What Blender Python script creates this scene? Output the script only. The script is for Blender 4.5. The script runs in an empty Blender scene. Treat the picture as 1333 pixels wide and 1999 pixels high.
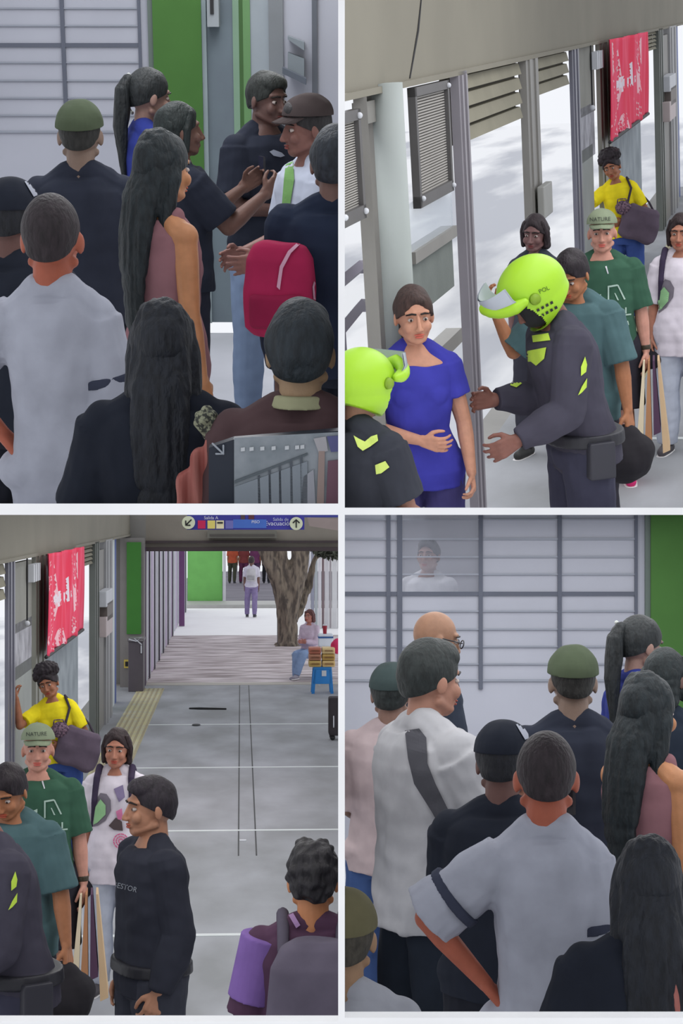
import bpy, bmesh, math, random
import numpy as np
from mathutils import Matrix, Vector, Euler
from mathutils.bvhtree import BVHTree
random.seed(7); RNG = np.random.RandomState(11)
sc = bpy.context.scene
COL = sc.collection

# ---------------------------------------------------------------- camera, sky, exposure
F = 3600.0                      # focal length in pixels of the 1333 x 1999 frame
CAM = Vector((0, 0, 2.96))
cd = bpy.data.cameras.new('camera'); cam = bpy.data.objects.new('camera', cd); COL.objects.link(cam)
cam.location = CAM; cam.rotation_euler = (math.pi/2, 0, 0)
cd.sensor_fit = 'VERTICAL'; cd.sensor_height = 36.0; cd.lens = 36.0*F/1999.0
cd.clip_start = 0.1; cd.clip_end = 400
sc.camera = cam
sc.view_settings.view_transform = 'Standard'; sc.view_settings.look = 'None'
sc.view_settings.gamma = 1.0; sc.view_settings.exposure = 0.0; sc.view_settings.use_curve_mapping = False
w = bpy.data.worlds.new('sky'); sc.world = w; w.use_nodes = True
w.node_tree.nodes['Background'].inputs[0].default_value = (0.93, 0.95, 1.0, 1)
w.node_tree.nodes['Background'].inputs[1].default_value = 0.98

# ---------------------------------------------------------------- the four rooms: rigid frames
def ray_w(px, py): return Vector((px-666.5, F, 999.5-py))
class Room:
    """a room whose own axes are x right, y along the hall, z up, floor z=0, the viewer standing at height h"""
    def __init__(s, vp, h, keep):
        ys = ray_w(*vp).normalized()
        xs = ys.cross(Vector((0, 0, 1))).normalized()
        zs = xs.cross(ys).normalized()
        R = Matrix((xs, ys, zs)).transposed()
        s.R = R; s.h = h
        s.M = Matrix.Translation(CAM) @ R.to_4x4() @ Matrix.Translation((0, 0, -h))
        s.Mi = s.M.inverted(); s.keep = keep
    def ray(s, px, py): return s.R.transposed() @ ray_w(px, py)
    def P(s, px, py, d):
        r = s.ray(px, py); r = r*(d/r.y); return Vector((r.x, r.y, r.z+s.h))
    def PX(s, px, py, X):
        r = s.ray(px, py); r = r*(X/r.x); return Vector((r.x, r.y, r.z+s.h))
    def PZ(s, px, py, Z=0.0):
        r = s.ray(px, py); r = r*((Z-s.h)/r.z); return Vector((r.x, r.y, r.z+s.h))
WX = 0.0073
def planes(left, up, zt, zb):
    pl = [(Vector((-WX, 0, 0)), Vector((1, 0, 0)))] if left else [(Vector((WX, 0, 0)), Vector((-1, 0, 0)))]
    pl.append((Vector((0, 0, CAM.z+zt)), Vector((0, 0, -1))) if up else (Vector((0, 0, CAM.z+zb)), Vector((0, 0, 1))))
    return pl                                            # (point, outward normal)
TL = Room((666.5, -60), 2.30, planes(True, True, .0180, 0))
TR = Room((1570, -5), 2.96, planes(False, True, .0092, 0))
LL = Room((470, 999.5), 2.96, planes(True, False, 0, -.0063))
BR = Room((666.5, 999.5), 2.30, planes(False, False, 0, -.0063))

def lamp(room, loc, size, energy, col=(1, 1, 1), rot=(0, 0, 0)):  # area light without a fixture, out of view of the camera
    l = bpy.data.lights.new('unseen_lamp', 'AREA'); l.shape = 'RECTANGLE'; l.size, l.size_y = size; l.energy = energy; l.color = col
    o = bpy.data.objects.new('unseen_lamp', l); COL.objects.link(o)
    o.matrix_world = room.M @ Matrix.Translation(loc) @ Euler(rot).to_matrix().to_4x4(); return o
lamp(TR, (0.4, 9, 3.9), (3, 8), 150); lamp(LL, (-.35, 13, 2.935), (1.6, 16), 115, (1, .98, .95))
lamp(TR, (-3.0, 14, 4.5), (1.0, 14), 260, (.97, .98, 1), (0, 0, 0))

# ---------------------------------------------------------------- materials
MATS = {}
def srgb(c):
    return tuple(((v/255)/12.92 if v/255 <= .04045 else ((v/255+.055)/1.055)**2.4) for v in c)
def mat(name, c, rough=.8, var=.12, scale=18, bump=.15, bscale=60, metal=0, c2=None, stretch=(1, 1, 1), sss=0, spec=.3, thr=None):
    if name in MATS: return MATS[name]
    m = bpy.data.materials.new(name); m.use_nodes = True; nt = m.node_tree; b = nt.nodes['Principled BSDF']
    a = srgb(c); a2 = srgb(c2) if c2 else tuple(max(0, v*(1-var)) for v in a)
    tc = nt.nodes.new('ShaderNodeTexCoord'); mp = nt.nodes.new('ShaderNodeMapping'); mp.inputs['Scale'].default_value = stretch
    nt.links.new(tc.outputs['Object'], mp.inputs['Vector'])
    n = nt.nodes.new('ShaderNodeTexNoise'); n.inputs['Scale'].default_value = scale; n.inputs['Detail'].default_value = 5
    nt.links.new(mp.outputs[0], n.inputs['Vector'])
    r = nt.nodes.new('ShaderNodeValToRGB'); t = thr or (.35, .65)
    r.color_ramp.elements[0].position = t[0]; r.color_ramp.elements[1].position = t[1]
    r.color_ramp.elements[0].color = (*a2, 1); r.color_ramp.elements[1].color = (*a, 1)
    nt.links.new(n.outputs['Fac'], r.inputs[0]); nt.links.new(r.outputs[0], b.inputs['Base Color'])
    b.inputs['Roughness'].default_value = rough; b.inputs['Metallic'].default_value = metal
    b.inputs['Specular IOR Level'].default_value = spec
    if sss: b.inputs['Subsurface Weight'].default_value = sss; b.inputs['Subsurface Radius'].default_value = (.02, .008, .004); b.inputs['Subsurface Scale'].default_value = .5
    if bump:
        n2 = nt.nodes.new('ShaderNodeTexNoise'); n2.inputs['Scale'].default_value = bscale; nt.links.new(mp.outputs[0], n2.inputs['Vector'])
        bp = nt.nodes.new('ShaderNodeBump'); bp.inputs['Strength'].default_value = bump; bp.inputs['Distance'].default_value = .01
        nt.links.new(n2.outputs['Fac'], bp.inputs['Height']); nt.links.new(bp.outputs[0], b.inputs['Normal'])
    MATS[name] = m; return m
def skin(c): return mat('skin_%d_%d_%d' % c, c, rough=.55, var=.14, scale=25, bump=.08, bscale=220, sss=.08, spec=.35)
def cloth(c, k=''): return mat('cloth_%d_%d_%d%s' % (*c, k), c, rough=.92, var=.16, scale=9, bump=.25, bscale=14, spec=.15)
def hairm(c): return mat('hair_%d_%d_%d' % c, c, rough=.6, var=.5, scale=60, bump=.6, bscale=90, spec=.3, stretch=(1, 1, .35))
def plain(c, rough=.5, metal=0): return mat('paint_%d_%d_%d_%d_%d' % (*c, rough*100, metal*10), c, rough=rough, metal=metal, var=.08, scale=4, bump=.03)
def glass(name, c, alpha):
    if name in MATS: return MATS[name]
    m = bpy.data.materials.new(name); m.use_nodes = True; nt = m.node_tree; b = nt.nodes['Principled BSDF']
    b.inputs['Base Color'].default_value = (*srgb(c), 1); b.inputs['Roughness'].default_value = .08
    tr = nt.nodes.new('ShaderNodeBsdfTransparent'); mx = nt.nodes.new('ShaderNodeMixShader'); mx.inputs[0].default_value = alpha
    nt.links.new(tr.outputs[0], mx.inputs[1]); nt.links.new(b.outputs[0], mx.inputs[2])
    nt.links.new(mx.outputs[0], nt.nodes['Material Output'].inputs['Surface']); MATS[name] = m; return m

# ---------------------------------------------------------------- geometry collector
class G:
    def __init__(s): s.v = []; s.f = []; s.mi = []
    def add(s, v, f, mi=0):
        n = len(s.v); s.v += [tuple(p) for p in v]; s.f += [tuple(i+n for i in q) for q in f]; s.mi += [mi]*len(f); return s
    def box(s, a, b, mi=0):
        (x0, y0, z0), (x1, y1, z1) = a, b
        x0, x1 = min(x0, x1), max(x0, x1); y0, y1 = min(y0, y1), max(y0, y1); z0, z1 = min(z0, z1), max(z0, z1)
        return s.add([(x0,y0,z0),(x1,y0,z0),(x1,y1,z0),(x0,y1,z0),(x0,y0,z1),(x1,y0,z1),(x1,y1,z1),(x0,y1,z1)],
                     [(0,3,2,1),(4,5,6,7),(0,1,5,4),(1,2,6,5),(2,3,7,6),(3,0,4,7)], mi)
    def ell(s, c, r, R=None, nu=20, nv=12, mi=0):
        c = Vector(c); v = []; f = []
        if not hasattr(r, '__len__'): r = (r, r, r)
        pts = [Vector((0, 0, -r[2]))]
        for j in range(1, nv):
            t = math.pi*j/nv - math.pi/2
            for i in range(nu):
                a = 2*math.pi*i/nu; pts.append(Vector((r[0]*math.cos(t)*math.cos(a), r[1]*math.cos(t)*math.sin(a), r[2]*math.sin(t))))
        pts.append(Vector((0, 0, r[2])))
        if R is not None: pts = [R @ p for p in pts]
        v = [c+p for p in pts]; L = len(v)-1
        for i in range(nu):
            k = (i+1) % nu
            f.append((0, 1+k, 1+i)); b = 1+(nv-2)*nu; f.append((L, b+i, b+k))
            for j in range(nv-2):
                a0 = 1+j*nu; f.append((a0+i, a0+k, a0+nu+k, a0+nu+i))
        return s.add(v, f, mi)
    def tube(s, pts, rad, n=14, flat=False, mi=0, ry=None):
        """round tube through pts; hemispherical ends unless flat"""
        pts = [Vector(p) for p in pts]
        if not hasattr(rad, '__len__'): rad = [rad]*len(pts)
        rad = list(rad); ring = []
        ds = []
        for i in range(len(pts)):
            a = pts[max(0, i-1)]; b = pts[min(len(pts)-1, i+1)]; d = (b-a)
            ds.append(d.normalized() if d.length > 1e-9 else Vector((0, 0, 1)))
        up = Vector((0, 0, 1)) if abs(ds[0].z) < .9 else Vector((0, 1, 0))
        P = []; Rr = []; D = []
        if not flat:
            for t in (80, 55, 30):
                P.append(pts[0]-ds[0]*rad[0]*math.sin(math.radians(t))); Rr.append(rad[0]*math.cos(math.radians(t))); D.append(ds[0])
        P += pts; Rr += rad; D += ds
        if not flat:
            for t in (30, 55, 80):
                P.append(pts[-1]+ds[-1]*rad[-1]*math.sin(math.radians(t))); Rr.append(rad[-1]*math.cos(math.radians(t))); D.append(ds[-1])
        v = []; u0 = None
        for p, r, d in zip(P, Rr, D):
            if u0 is None: u = (up-d*up.dot(d)).normalized()
            else: u = (u0-d*u0.dot(d)).normalized()
            u0 = u; q = d.cross(u)
            for i in range(n):
                a = 2*math.pi*i/n; v.append(p+(u*math.cos(a)*r*(ry or 1)+q*math.sin(a)*r))
        f = []
        for j in range(len(P)-1):
            for i in range(n):
                k = (i+1) % n; f.append((j*n+i, j*n+k, j*n+n+k, j*n+n+i))
        f.append(tuple(range(n))[::-1]); b = (len(P)-1)*n; f.append(tuple(b+i for i in range(n)))
        return s.add(v, f, mi)
    def loft(s, rings, n=28, T=None, e=2.3, mi=0):
        """rings: (cx, cy, z, rx, ry) stacked upwards, super-elliptic"""
        v = []
        for cx, cy, z, rx, ry in rings:
            for i in range(n):
                a = 2*math.pi*i/n; ca, sa = math.cos(a), math.sin(a)
                p = Vector((cx+rx*math.copysign(abs(ca)**(2/e), ca), cy+ry*math.copysign(abs(sa)**(2/e), sa), z))
                v.append(T @ p if T is not None else p)
        f = []
        for j in range(len(rings)-1):
            for i in range(n):
                k = (i+1) % n; f.append((j*n+i, j*n+k, j*n+n+k, j*n+n+i))
        f.append(tuple(range(n))[::-1]); b = (len(rings)-1)*n; f.append(tuple(b+i for i in range(n)))
        return s.add(v, f, mi)
    def prism(s, poly, axis, a, b, mi=0):
        """poly of 2D points extruded along axis from a to b"""
        def mk(p, t): return {'x': (t, p[0], p[1]), 'y': (p[0], t, p[1]), 'z': (p[0], p[1], t)}[axis]
        n = len(poly); v = [mk(p, a) for p in poly]+[mk(p, b) for p in poly]
        f = [tuple(range(n))[::-1], tuple(n+i for i in range(n))]+[(i, (i+1) % n, n+(i+1) % n, n+i) for i in range(n)]
        return s.add(v, f, mi)
    def xf(s, M):
        s.v = [tuple(M @ Vector(p)) for p in s.v]; return s
    def mesh(s, name, mats, smooth=False):
        me = bpy.data.meshes.new(name); me.from_pydata(s.v, [], s.f)
        for m in mats: me.materials.append(m)
        for p, i in zip(me.polygons, s.mi): p.material_index = i; p.use_smooth = smooth
        bm = bmesh.new(); bm.from_mesh(me); bmesh.ops.recalc_face_normals(bm, faces=bm.faces); bm.to_mesh(me); bm.free()
        return me

KS = [(RNG.randn(3), RNG.rand()*6.28) for _ in range(10)]
def nz(V, f):
    s = np.zeros(len(V))
    for i, (k, ph) in enumerate(KS):
        k = k/np.linalg.norm(k); s += np.sin(V @ k*f*(1+.23*i)*6.28+ph+1.3*np.sin(V @ np.roll(k, 1)*f*3+i))
    return s/5.0
def remesh(g, vox, smooth=3, disp=None, cuts=(), mats=()):
    me = g.mesh('t', []); o = bpy.data.objects.new('t', me); COL.objects.link(o)
    m = o.modifiers.new('r', 'REMESH'); m.mode = 'VOXEL'; m.voxel_size = vox; m.adaptivity = 0
    if smooth: k = o.modifiers.new('s', 'SMOOTH'); k.factor = .5; k.iterations = smooth
    dg = bpy.context.evaluated_depsgraph_get(); dg.update()
    out = bpy.data.meshes.new_from_object(o.evaluated_get(dg)); bpy.data.objects.remove(o); bpy.data.meshes.remove(me)
    n = len(out.vertices)
    if n and disp:
        V = np.empty(n*3); out.vertices.foreach_get('co', V); V = V.reshape(-1, 3)
        N = np.empty(n*3); out.vertices.foreach_get('normal', N); N = N.reshape(-1, 3)
        V = V+N*np.asarray(disp(V, N)).reshape(-1, 1); out.vertices.foreach_set('co', V.ravel()); out.update()
    if cuts: cut(out, cuts)
    for m in mats: out.materials.append(m)
    out.polygons.foreach_set('use_smooth', [True]*len(out.polygons)); return out
def cut(me, cuts, fill=True):
    bm = bmesh.new(); bm.from_mesh(me)
    for co, no in cuts:
        r = bmesh.ops.bisect_plane(bm, geom=bm.verts[:]+bm.edges[:]+bm.faces[:], dist=1e-6, plane_co=co, plane_no=no, clear_outer=True)
        if fill:
            ed = [e for e in bm.edges if e.is_boundary and abs((e.verts[0].co-Vector(co)).dot(Vector(no))) < 1e-4 and abs((e.verts[1].co-Vector(co)).dot(Vector(no))) < 1e-4]
            if ed:
                try: bmesh.ops.triangle_fill(bm, edges=ed, use_beauty=True)
                except Exception: pass
    bm.to_mesh(me); bm.free()
def clip_to_room(me, MW, room):
    """trims what would run through the partition or the floor slab between rooms"""
    if not len(me.vertices): return False
    n = len(me.vertices); V = np.empty(n*3); me.vertices.foreach_get('co', V); V = V.reshape(-1, 3)
    A = np.array(MW); Wd = V @ A[:3, :3].T+A[:3, 3]; Mi = MW.inverted(); todo = []
    for co, no in room.keep:
        dist = (Wd-np.array(co)) @ np.array(no)
        if dist.min() > -1e-5: return False
        if dist.max() > 0:
            todo.append((Mi @ co, (MW.to_3x3().transposed() @ no).normalized()))
    if todo: cut(me, todo)
    return len(me.polygons) > 0

def put(room, name, me, MW, parent=None, label=None, cat=None, group=None, kind=None):
    if parent is not None and MW is None: MW = PMW[parent.name]
    if not clip_to_room(me, MW, room):
        bpy.data.meshes.remove(me); return None
    o = bpy.data.objects.new(name, me); COL.objects.link(o)
    if parent is not None:
        o.parent = parent; o.matrix_parent_inverse = Matrix.Identity(4)
        o.matrix_basis = PMW[parent.name].inverted() @ MW
    else: o.matrix_basis = MW
    PMW[o.name] = MW.copy()
    if label: o['label'] = label
    if cat: o['category'] = cat
    if group: o['group'] = group
    if kind: o['kind'] = kind
    return o
PMW = {}
def solid(room, name, g, mats, label=None, cat=None, group=None, kind=None, parent=None, smooth=False, bevel=0):
    """a mesh given in room axes, its origin at its own base"""
    if not isinstance(mats, (list, tuple)): mats = [mats]
    V = np.array(g.v); c = Vector(((V[:, 0].min()+V[:, 0].max())/2, (V[:, 1].min()+V[:, 1].max())/2, V[:, 2].min()))
    if kind == 'structure': c = Vector((0, 0, 0))
    g.v = [tuple(Vector(p)-c) for p in g.v]
    me = g.mesh(name, mats, smooth)
    if bevel:
        bm = bmesh.new(); bm.from_mesh(me)
        bmesh.ops.bevel(bm, geom=[e for e in bm.edges], offset=bevel, segments=2, affect='EDGES', profile=.6); bm.to_mesh(me); bm.free()
    return put(room, name, me, room.M @ Matrix.Translation(c), parent, label, cat, group, kind)
def thing(room, name, base, label, cat, group=None):
    o = bpy.data.objects.new(name, None); COL.objects.link(o); o.empty_display_size = .1
    MW = room.M @ Matrix.Translation(base); o.matrix_basis = MW; PMW[o.name] = MW.copy()
    o['label'] = label; o['category'] = cat
    if group: o['group'] = group
    return o

def px_patch(room, target, poly, m, name, off=.004, step=7.0, label=None, hole=None):
    """a cloth patch or print laid on the surface of target, its outline seen as poly"""
    if target is None: return None
    bm = bmesh.new(); vs = [bm.verts.new((x, y, 0)) for x, y in poly]
    bm.faces.new(vs); bmesh.ops.triangulate(bm, faces=bm.faces[:])
    for _ in range(5):
        ed = [e for e in bm.edges if e.calc_length() > step]
        if not ed: break
        bmesh.ops.subdivide_edges(bm, edges=ed, cuts=1); bmesh.ops.triangulate(bm, faces=bm.faces[:])
    return _lay(room, target, bm, m, name, off, label)
def _lay(room, target, bm, m, name, off, label):
    MW = PMW[target.name]; Mi = MW.inverted(); me = target.data
    bt = BVHTree.FromPolygons([v.co for v in me.vertices], [p.vertices[:] for p in me.polygons])
    o = Mi @ CAM; bad = []
    for v in bm.verts:
        d = (Mi.to_3x3() @ ray_w(v.co.x, v.co.y)).normalized(); h = bt.ray_cast(o, d)
        if h[0] is None: bad.append(v)
        else: v.co = h[0]-d*off
    bmesh.ops.delete(bm, geom=bad, context='VERTS')
    L = [e for e in bm.edges if e.calc_length() > .12]
    if L: bmesh.ops.delete(bm, geom=L, context='EDGES')
    bmesh.ops.recalc_face_normals(bm, faces=bm.faces)
    out = bpy.data.meshes.new(name); bm.to_mesh(out); bm.free(); out.materials.append(m)
    if not len(out.polygons): return None
    root = target if target.parent is None or target.parent.parent is None else target.parent
    o = put(room, name, out, MW, target if target.parent is None or target.parent.parent is None else target.parent, label)
    return o
def text_mesh(body, size=1.0, sub=.0):
    cu = bpy.data.curves.new('t', 'FONT'); cu.body = body; cu.size = size; cu.align_x = 'CENTER'; cu.align_y = 'CENTER'; cu.resolution_u = 3
    o = bpy.data.objects.new('t', cu); COL.objects.link(o); dg = bpy.context.evaluated_depsgraph_get(); dg.update()
    me = bpy.data.meshes.new_from_object(o.evaluated_get(dg)); bpy.data.objects.remove(o); bpy.data.curves.remove(cu); return me
def px_text(room, target, body, cx, cy, hpx, m, name, ang=0, sx=1.0, off=.005):
    if target is None: return None
    me = text_mesh(body, hpx*1.35); bm = bmesh.new(); bm.from_mesh(me); bpy.data.meshes.remove(me)
    a = math.radians(ang)
    for v in bm.verts:
        x, y = v.co.x*sx, -v.co.y; v.co = (cx+x*math.cos(a)-y*math.sin(a), cy+x*math.sin(a)+y*math.cos(a), 0)
    bmesh.ops.triangulate(bm, faces=bm.faces[:])
    return _lay(room, target, bm, m, name, off, None)
def flat_text(room, body, c, size, m, name, parent, sx=1.0):
    """raised lettering on an upright face that looks toward -y"""
    me = text_mesh(body, size)
    for v in me.vertices: v.co = (v.co.x*sx, 0, v.co.y)
    me.materials.append(m); return put(room, name, me, room.M @ Matrix.Translation(c), parent)
# ---------------------------------------------------------------- people
def Rx(a): return Matrix.Rotation(math.radians(a), 3, 'X')
def Ry(a): return Matrix.Rotation(math.radians(a), 3, 'Y')
def Rz(a): return Matrix.Rotation(math.radians(a), 3, 'Z')
V3 = Vector
def hand(g, wr, d, nrm, side, curl, s=1.0):
    """palm, four fingers of unequal length and a thumb; d points along the fingers, nrm out of the palm"""
    d = d.normalized(); nrm = (nrm-d*nrm.dot(d)).normalized(); ax = d.cross(nrm)*side
    L = [.072, .080, .075, .060]
    kx = d.cross(nrm).normalized()
    for i in range(4):
        o = (i-1.5)
        k = wr+d*(.085-abs(o)*.004)*s+ax*o*.0205*s
        g.tube([wr+ax*o*.011*s, k], [.016*s, .0125*s], 8)
        p = k; pts = [p]
        for j in range(3):
            dd = Matrix.Rotation(math.radians(curl*(.8+j*.9)), 3, kx) @ (d+ax*o*.10).normalized()
            p = p+dd*L[i]*(.45, .31, .24)[j]*s; pts.append(p)
        g.tube(pts, [.0092*s, .0088*s, .0080*s, .0070*s], 8)
    t0 = wr+d*.022*s-ax*.022*s; t1 = t0+(d*.6-ax*.75+nrm*.35).normalized()*.040*s; t2 = t1+(d*.85-ax*.25+nrm*.45).normalized()*.032*s; t3 = t2+(d*.8+ax*.1+nrm*.5).normalized()*.024*s
    g.tube([t0, t1, t2, t3], [.014*s, .0115*s, .0100*s, .0082*s], 8)
HANG = ((.13, .02, -1), (.03, -.16, -1))
def sk(x, v): return V3((v[0]*x, v[1], v[2]))

def person(room, px, py, d, label, yaw=0, sex='m', wide=1.0, lean=0, side=0, head=(0, 0, 0), skn=(150, 105, 80),
           hair=('short', (30, 27, 28)), top=None, bottom=None, shoes=None, L=HANG, R=HANG, legs=None, pz=None, curl=(22, 22),
           face=True, vox=.006, group=None, belly=0, hat=None, nrm=(None, None), seat=None, extra_top=0, name='person', dress=None, hem_noise=.006, scl=None):
    """stands on the room's floor with the top of the head seen at (px, py) at distance d"""
    wide = 1+(wide-1)*.6; f = sex == 'f'; pz = .95 if pz is None else pz; dz = pz-.95
    Tm = Ry(side) @ Rx(lean); piv = V3((0, 0, pz))
    def tt(p): p = V3(p)+V3((0, 0, dz)); return piv+Tm @ (p-piv)
    T4 = Matrix.Translation(piv) @ Tm.to_4x4() @ Matrix.Translation(-piv) @ Matrix.Translation((0, 0, dz))
    hsz = 1.09; hr = Tm @ (Rz(head[0]) @ Rx(head[1]) @ Ry(head[2])) @ Matrix.Scale(hsz, 3); hp = V3((0, 0, 1.53)); hpw = tt(V3((0, 0, 1.508)))
    def hh(p): return hpw+hr @ (V3(p)-hp)
    H4 = Matrix.Translation(hpw) @ hr.to_4x4() @ Matrix.Translation(-hp)
    topz = 1.757+extra_top
    ht = hh((0, .0, topz))
    tgt = room.P(px, py, d); s = scl or tgt.z/ht.z
    Ryaw = Rz(yaw); off = Ryaw @ V3((ht.x*s, ht.y*s, 0))
    base = V3((tgt.x-off.x, tgt.y-off.y, (tgt.z-ht.z*s) if scl else 0))
    MW = room.M @ Matrix.Translation(base) @ Ryaw.to_4x4() @ Matrix.Scale(s, 4)
    w = wide
    sw = (.142 if f else .160)*w
    # ---- skeleton
    J = {}
    for sx, A, k in ((1, L, 'L'), (-1, R, 'R')):
        sh = tt((sx*sw, .0, 1.392)); u = sk(sx, A[0]).normalized(); fo = sk(sx, A[1]).normalized()
        e = sh+u*.285; wr = e+fo*.25; J[k] = (sh, e, wr, fo)
    hips = {}
    for sx, i in ((1, 0), (-1, 1)):
        hp0 = V3((sx*.088*w, 0, pz-.05))
        if legs: td, sd = legs[i]; td = sk(sx, td).normalized(); sd = sk(sx, sd).normalized()
        else: td = V3((sx*.06, -.02, -1)).normalized(); sd = V3((sx*.02, .04, -1)).normalized()
        kn = hp0+td*.42; an = kn+sd*.41; hips[sx] = (hp0, kn, an, td, sd)
    if f: TR_ = [(0,.0,.84,.165,.105),(0,0,.90,.172,.118),(0,.0,1.0,.15,.105),(0,0,1.10,.122,.090),(0,-.005,1.22,.142,.100),(0,-.005,1.32,.152,.102),(0,0,1.40,.148,.085),(0,.005,1.45,.085,.062),(0,.008,1.49,.048,.048)]
    else: TR_ = [(0,.0,.84,.155,.105),(0,0,.90,.162,.112),(0,.0,1.0,.152,.105),(0,0,1.10,.148,.102),(0,0,1.24,.165,.112),(0,0,1.34,.176,.112),(0,0,1.41,.168,.095),(0,.005,1.455,.095,.068),(0,.008,1.50,.056,.055)]
    def torso(g, ease, z0=-9, z1=9, flare=0):
        rr = []
        for cx, cy, z, rx, ry in TR_:
            if z0-1e-6 <= z <= z1+1e-6:
                fl = (flare+.012)*max(0, (1.15-z)/.3); b = belly*math.exp(-((z-1.06)/.11)**2)
                rr.append((cx, cy-b*.5, z, rx*w+ease+fl, ry*(.6+.4*w)+ease+fl*.8+b*.5))
        if z0 > -5 and rr[0][2] > z0+.005:
            a = rr[0]; rr.insert(0, (a[0], a[1], z0, a[3], a[4]))
        elif z0 > -5 and z0 < .84:
            a = rr[0]; rr.insert(0, (a[0], a[1], z0, a[3], a[4]))
        g.loft(rr, T=T4)
        if f:
            for sx in (1, -1): g.ell(tt((sx*.060*w, -.070-ease*.6, 1.265)), (.062+ease*.4, .044, .066+ease*.4))
        for sx in (1, -1): g.ell(tt((sx*.10*w, 0.0, .93)), (.085+ease, .095+ease, .09)) if z0 < .9 else None
    # ---- body
    g = G(); torso(g, 0)
    g.tube([tt((0, .016, 1.42)), tt((0, .016, 1.48)), hh((0, .014, 1.57))], [.066 if not f else .055, .060 if not f else .050, .056 if not f else .048], 16)
    for sx in (1, -1): g.tube([tt((0, .022, 1.488)), tt((sx*sw*.45, .018, 1.452)), tt((sx*sw*.9, .01, 1.402))], [.044, .044, .050], 10)
    g.ell(hh((0, .012, 1.657)), (.074, .094, .093), hr, 26, 18)
    g.ell(hh((0, -.028, 1.605)), (.058, .066, .082), hr, 22, 14)
    g.ell(hh((0, -.062, 1.553)), (.030, .028, .026), hr)
    for sx in (1, -1):
        g.tube([hh((sx*.054, .0, 1.575)), hh((sx*.022, -.068, 1.553))], [.018, .017], 8)
        g.ell(hh((sx*.036, -.068, 1.607)), (.024, .022, .026), hr)
        g.ell(hh((sx*.077, .008, 1.625)), (.009, .019, .030), hr @ Rz(sx*20), 10, 8)
        g.ell(hh((sx*.009, -.103, 1.600)), (.010, .011, .008), hr, 8, 6)
    g.tube([hh((0, -.088, 1.650)), hh((0, -.100, 1.625)), hh((0, -.112, 1.604))], [.009, .010, .011], 8)
    g.tube([hh((-.045, -.066, 1.667)), hh((-.02, -.080, 1.670)), hh((.02, -.080, 1.670)), hh((.045, -.066, 1.667))], [.010, .012, .012, .010], 8)
    g.ell(hh((0, -.086, 1.574)), (.024, .012, .013), hr, 12, 8)
    for k, sx, cu, nm in (('L', 1, curl[0], nrm[0]), ('R', -1, curl[1], nrm[1])):
        sh, e, wr, fo = J[k]; fw = (.9 if f else 1)*(.55+.45*w)
        g.ell(sh, .058*fw); g.tube([sh, sh.lerp(e, .35), e], [.053*fw, .052*fw, .041*fw], 12)
        g.tube([e, e.lerp(wr, .3), wr], [.041*fw, .042*fw, .026*fw], 12)
        hand(g, wr, fo, V3(nm) if nm else V3((-sx, .15, 0)), sx, cu, .95 if f else 1.05)
    for sx in (1, -1):
        h0, kn, an, td, sd = hips[sx]
        g.tube([h0, h0.lerp(kn, .4), kn], [.088*w, .078*w, .055], 14); g.tube([kn, kn.lerp(an, .35), an], [.053, .055, .036], 12)
        tw = V3((sx*.10, -1, 0)).normalized(); g.tube([an+V3((0, 0, -.03))-tw*.03, an+V3((0, 0, -.045))+tw*.12, an+V3((0, 0, -.05))+tw*.16], [.036, .036, .028], 10)
    E = [hh((sx*.031, -.090, 1.640)) for sx in (1, -1)]; mo = hh((0, -.098, 1.5735))
    def bd(V, N):
        o = np.zeros(len(V))
        for e in E: o -= .009*np.exp(-((V-np.array(e))**2).sum(1)/(2*.0115**2))
        return o
    body = remesh(g, vox, 2, bd, mats=[skin(skn)])
    root = put(room, name, body, MW, None, label, 'person', group)
    if root is None: print('GONE', label); return None
    def child(nm, gg, mats, v=None, sm=3, dfn=None, cuts=(), parent=None, raw=False, lab=None):
        if not gg.v: return None
        me = gg.mesh(nm, mats, True) if raw else remesh(gg, v or vox*1.15, sm, dfn, cuts, mats)
        return put(room, nm, me, MW, parent or root, lab)
    out = {'root': root, 'tt': tt, 'hh': hh, 'J': J, 'MW': MW, 's': s, 'base': base, 'child': child, 'hr': hr, 'hips': hips, 'H4': H4, 'T4': T4, 'Tm': Tm}
    # ---- face
    if face:
        for sx in (1, -1):
            ge = G(); ge.ell(hh((sx*.031, -.0760, 1.640)), (.0120, .0105, .0078), hr, 14, 10)
            c = hh((sx*.031, -.0853, 1.640)); ge.ell(c, (.0050, .0026, .0056), hr, 10, 8, 1)
            child('eye', ge, [plain((178, 166, 160), .3), plain((34, 22, 18), .2)], raw=True)
            gb = G(); gb.tube([hh((sx*.012, -.0915, 1.665)), hh((sx*.028, -.0905, 1.668)), hh((sx*.048, -.072, 1.660))], [.0042, .0048, .003], 8)
            child('eyebrow', gb, [hairm((34, 27, 25))], raw=True)
        gl = G(); gl.ell(hh((0, -.0945, 1.5785)), (.023, .007, .0045), hr, 14, 8); gl.ell(hh((0, -.0945, 1.5685)), (.019, .0075, .0055), hr, 14, 8)
        child('lips', gl, [skin(tuple(int(v) for v in (min(255, skn[0]*1.02), skn[1]*.70, skn[2]*.72)))], raw=True)
    # ---- hair
    if hair:
        ty, hc = hair[0], hair[1]; amt = hair[2] if len(hair) > 2 else 1.0; gh = G()
        cutp = [(hh((0, -.088, 1.678)), (hr @ V3((0, -.58, -1))).normalized())]; hri = np.array(hr.inverted()); fcn = np.array(hh((0, -.085, 1.625)))
        def fhole(V):
            q = (V-fcn) @ hri.T; e = (q[:, 0]/.060)**2+(q[:, 1]/.080)**2+(q[:, 2]/(.084 if f else .080))**2; return -.026/(1+np.exp(-(1-e)*9))
        th = {'short': .008, 'crop': .004, 'curly': .018, 'afro': .04, 'puff': .018}.get(ty, .012)
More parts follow.
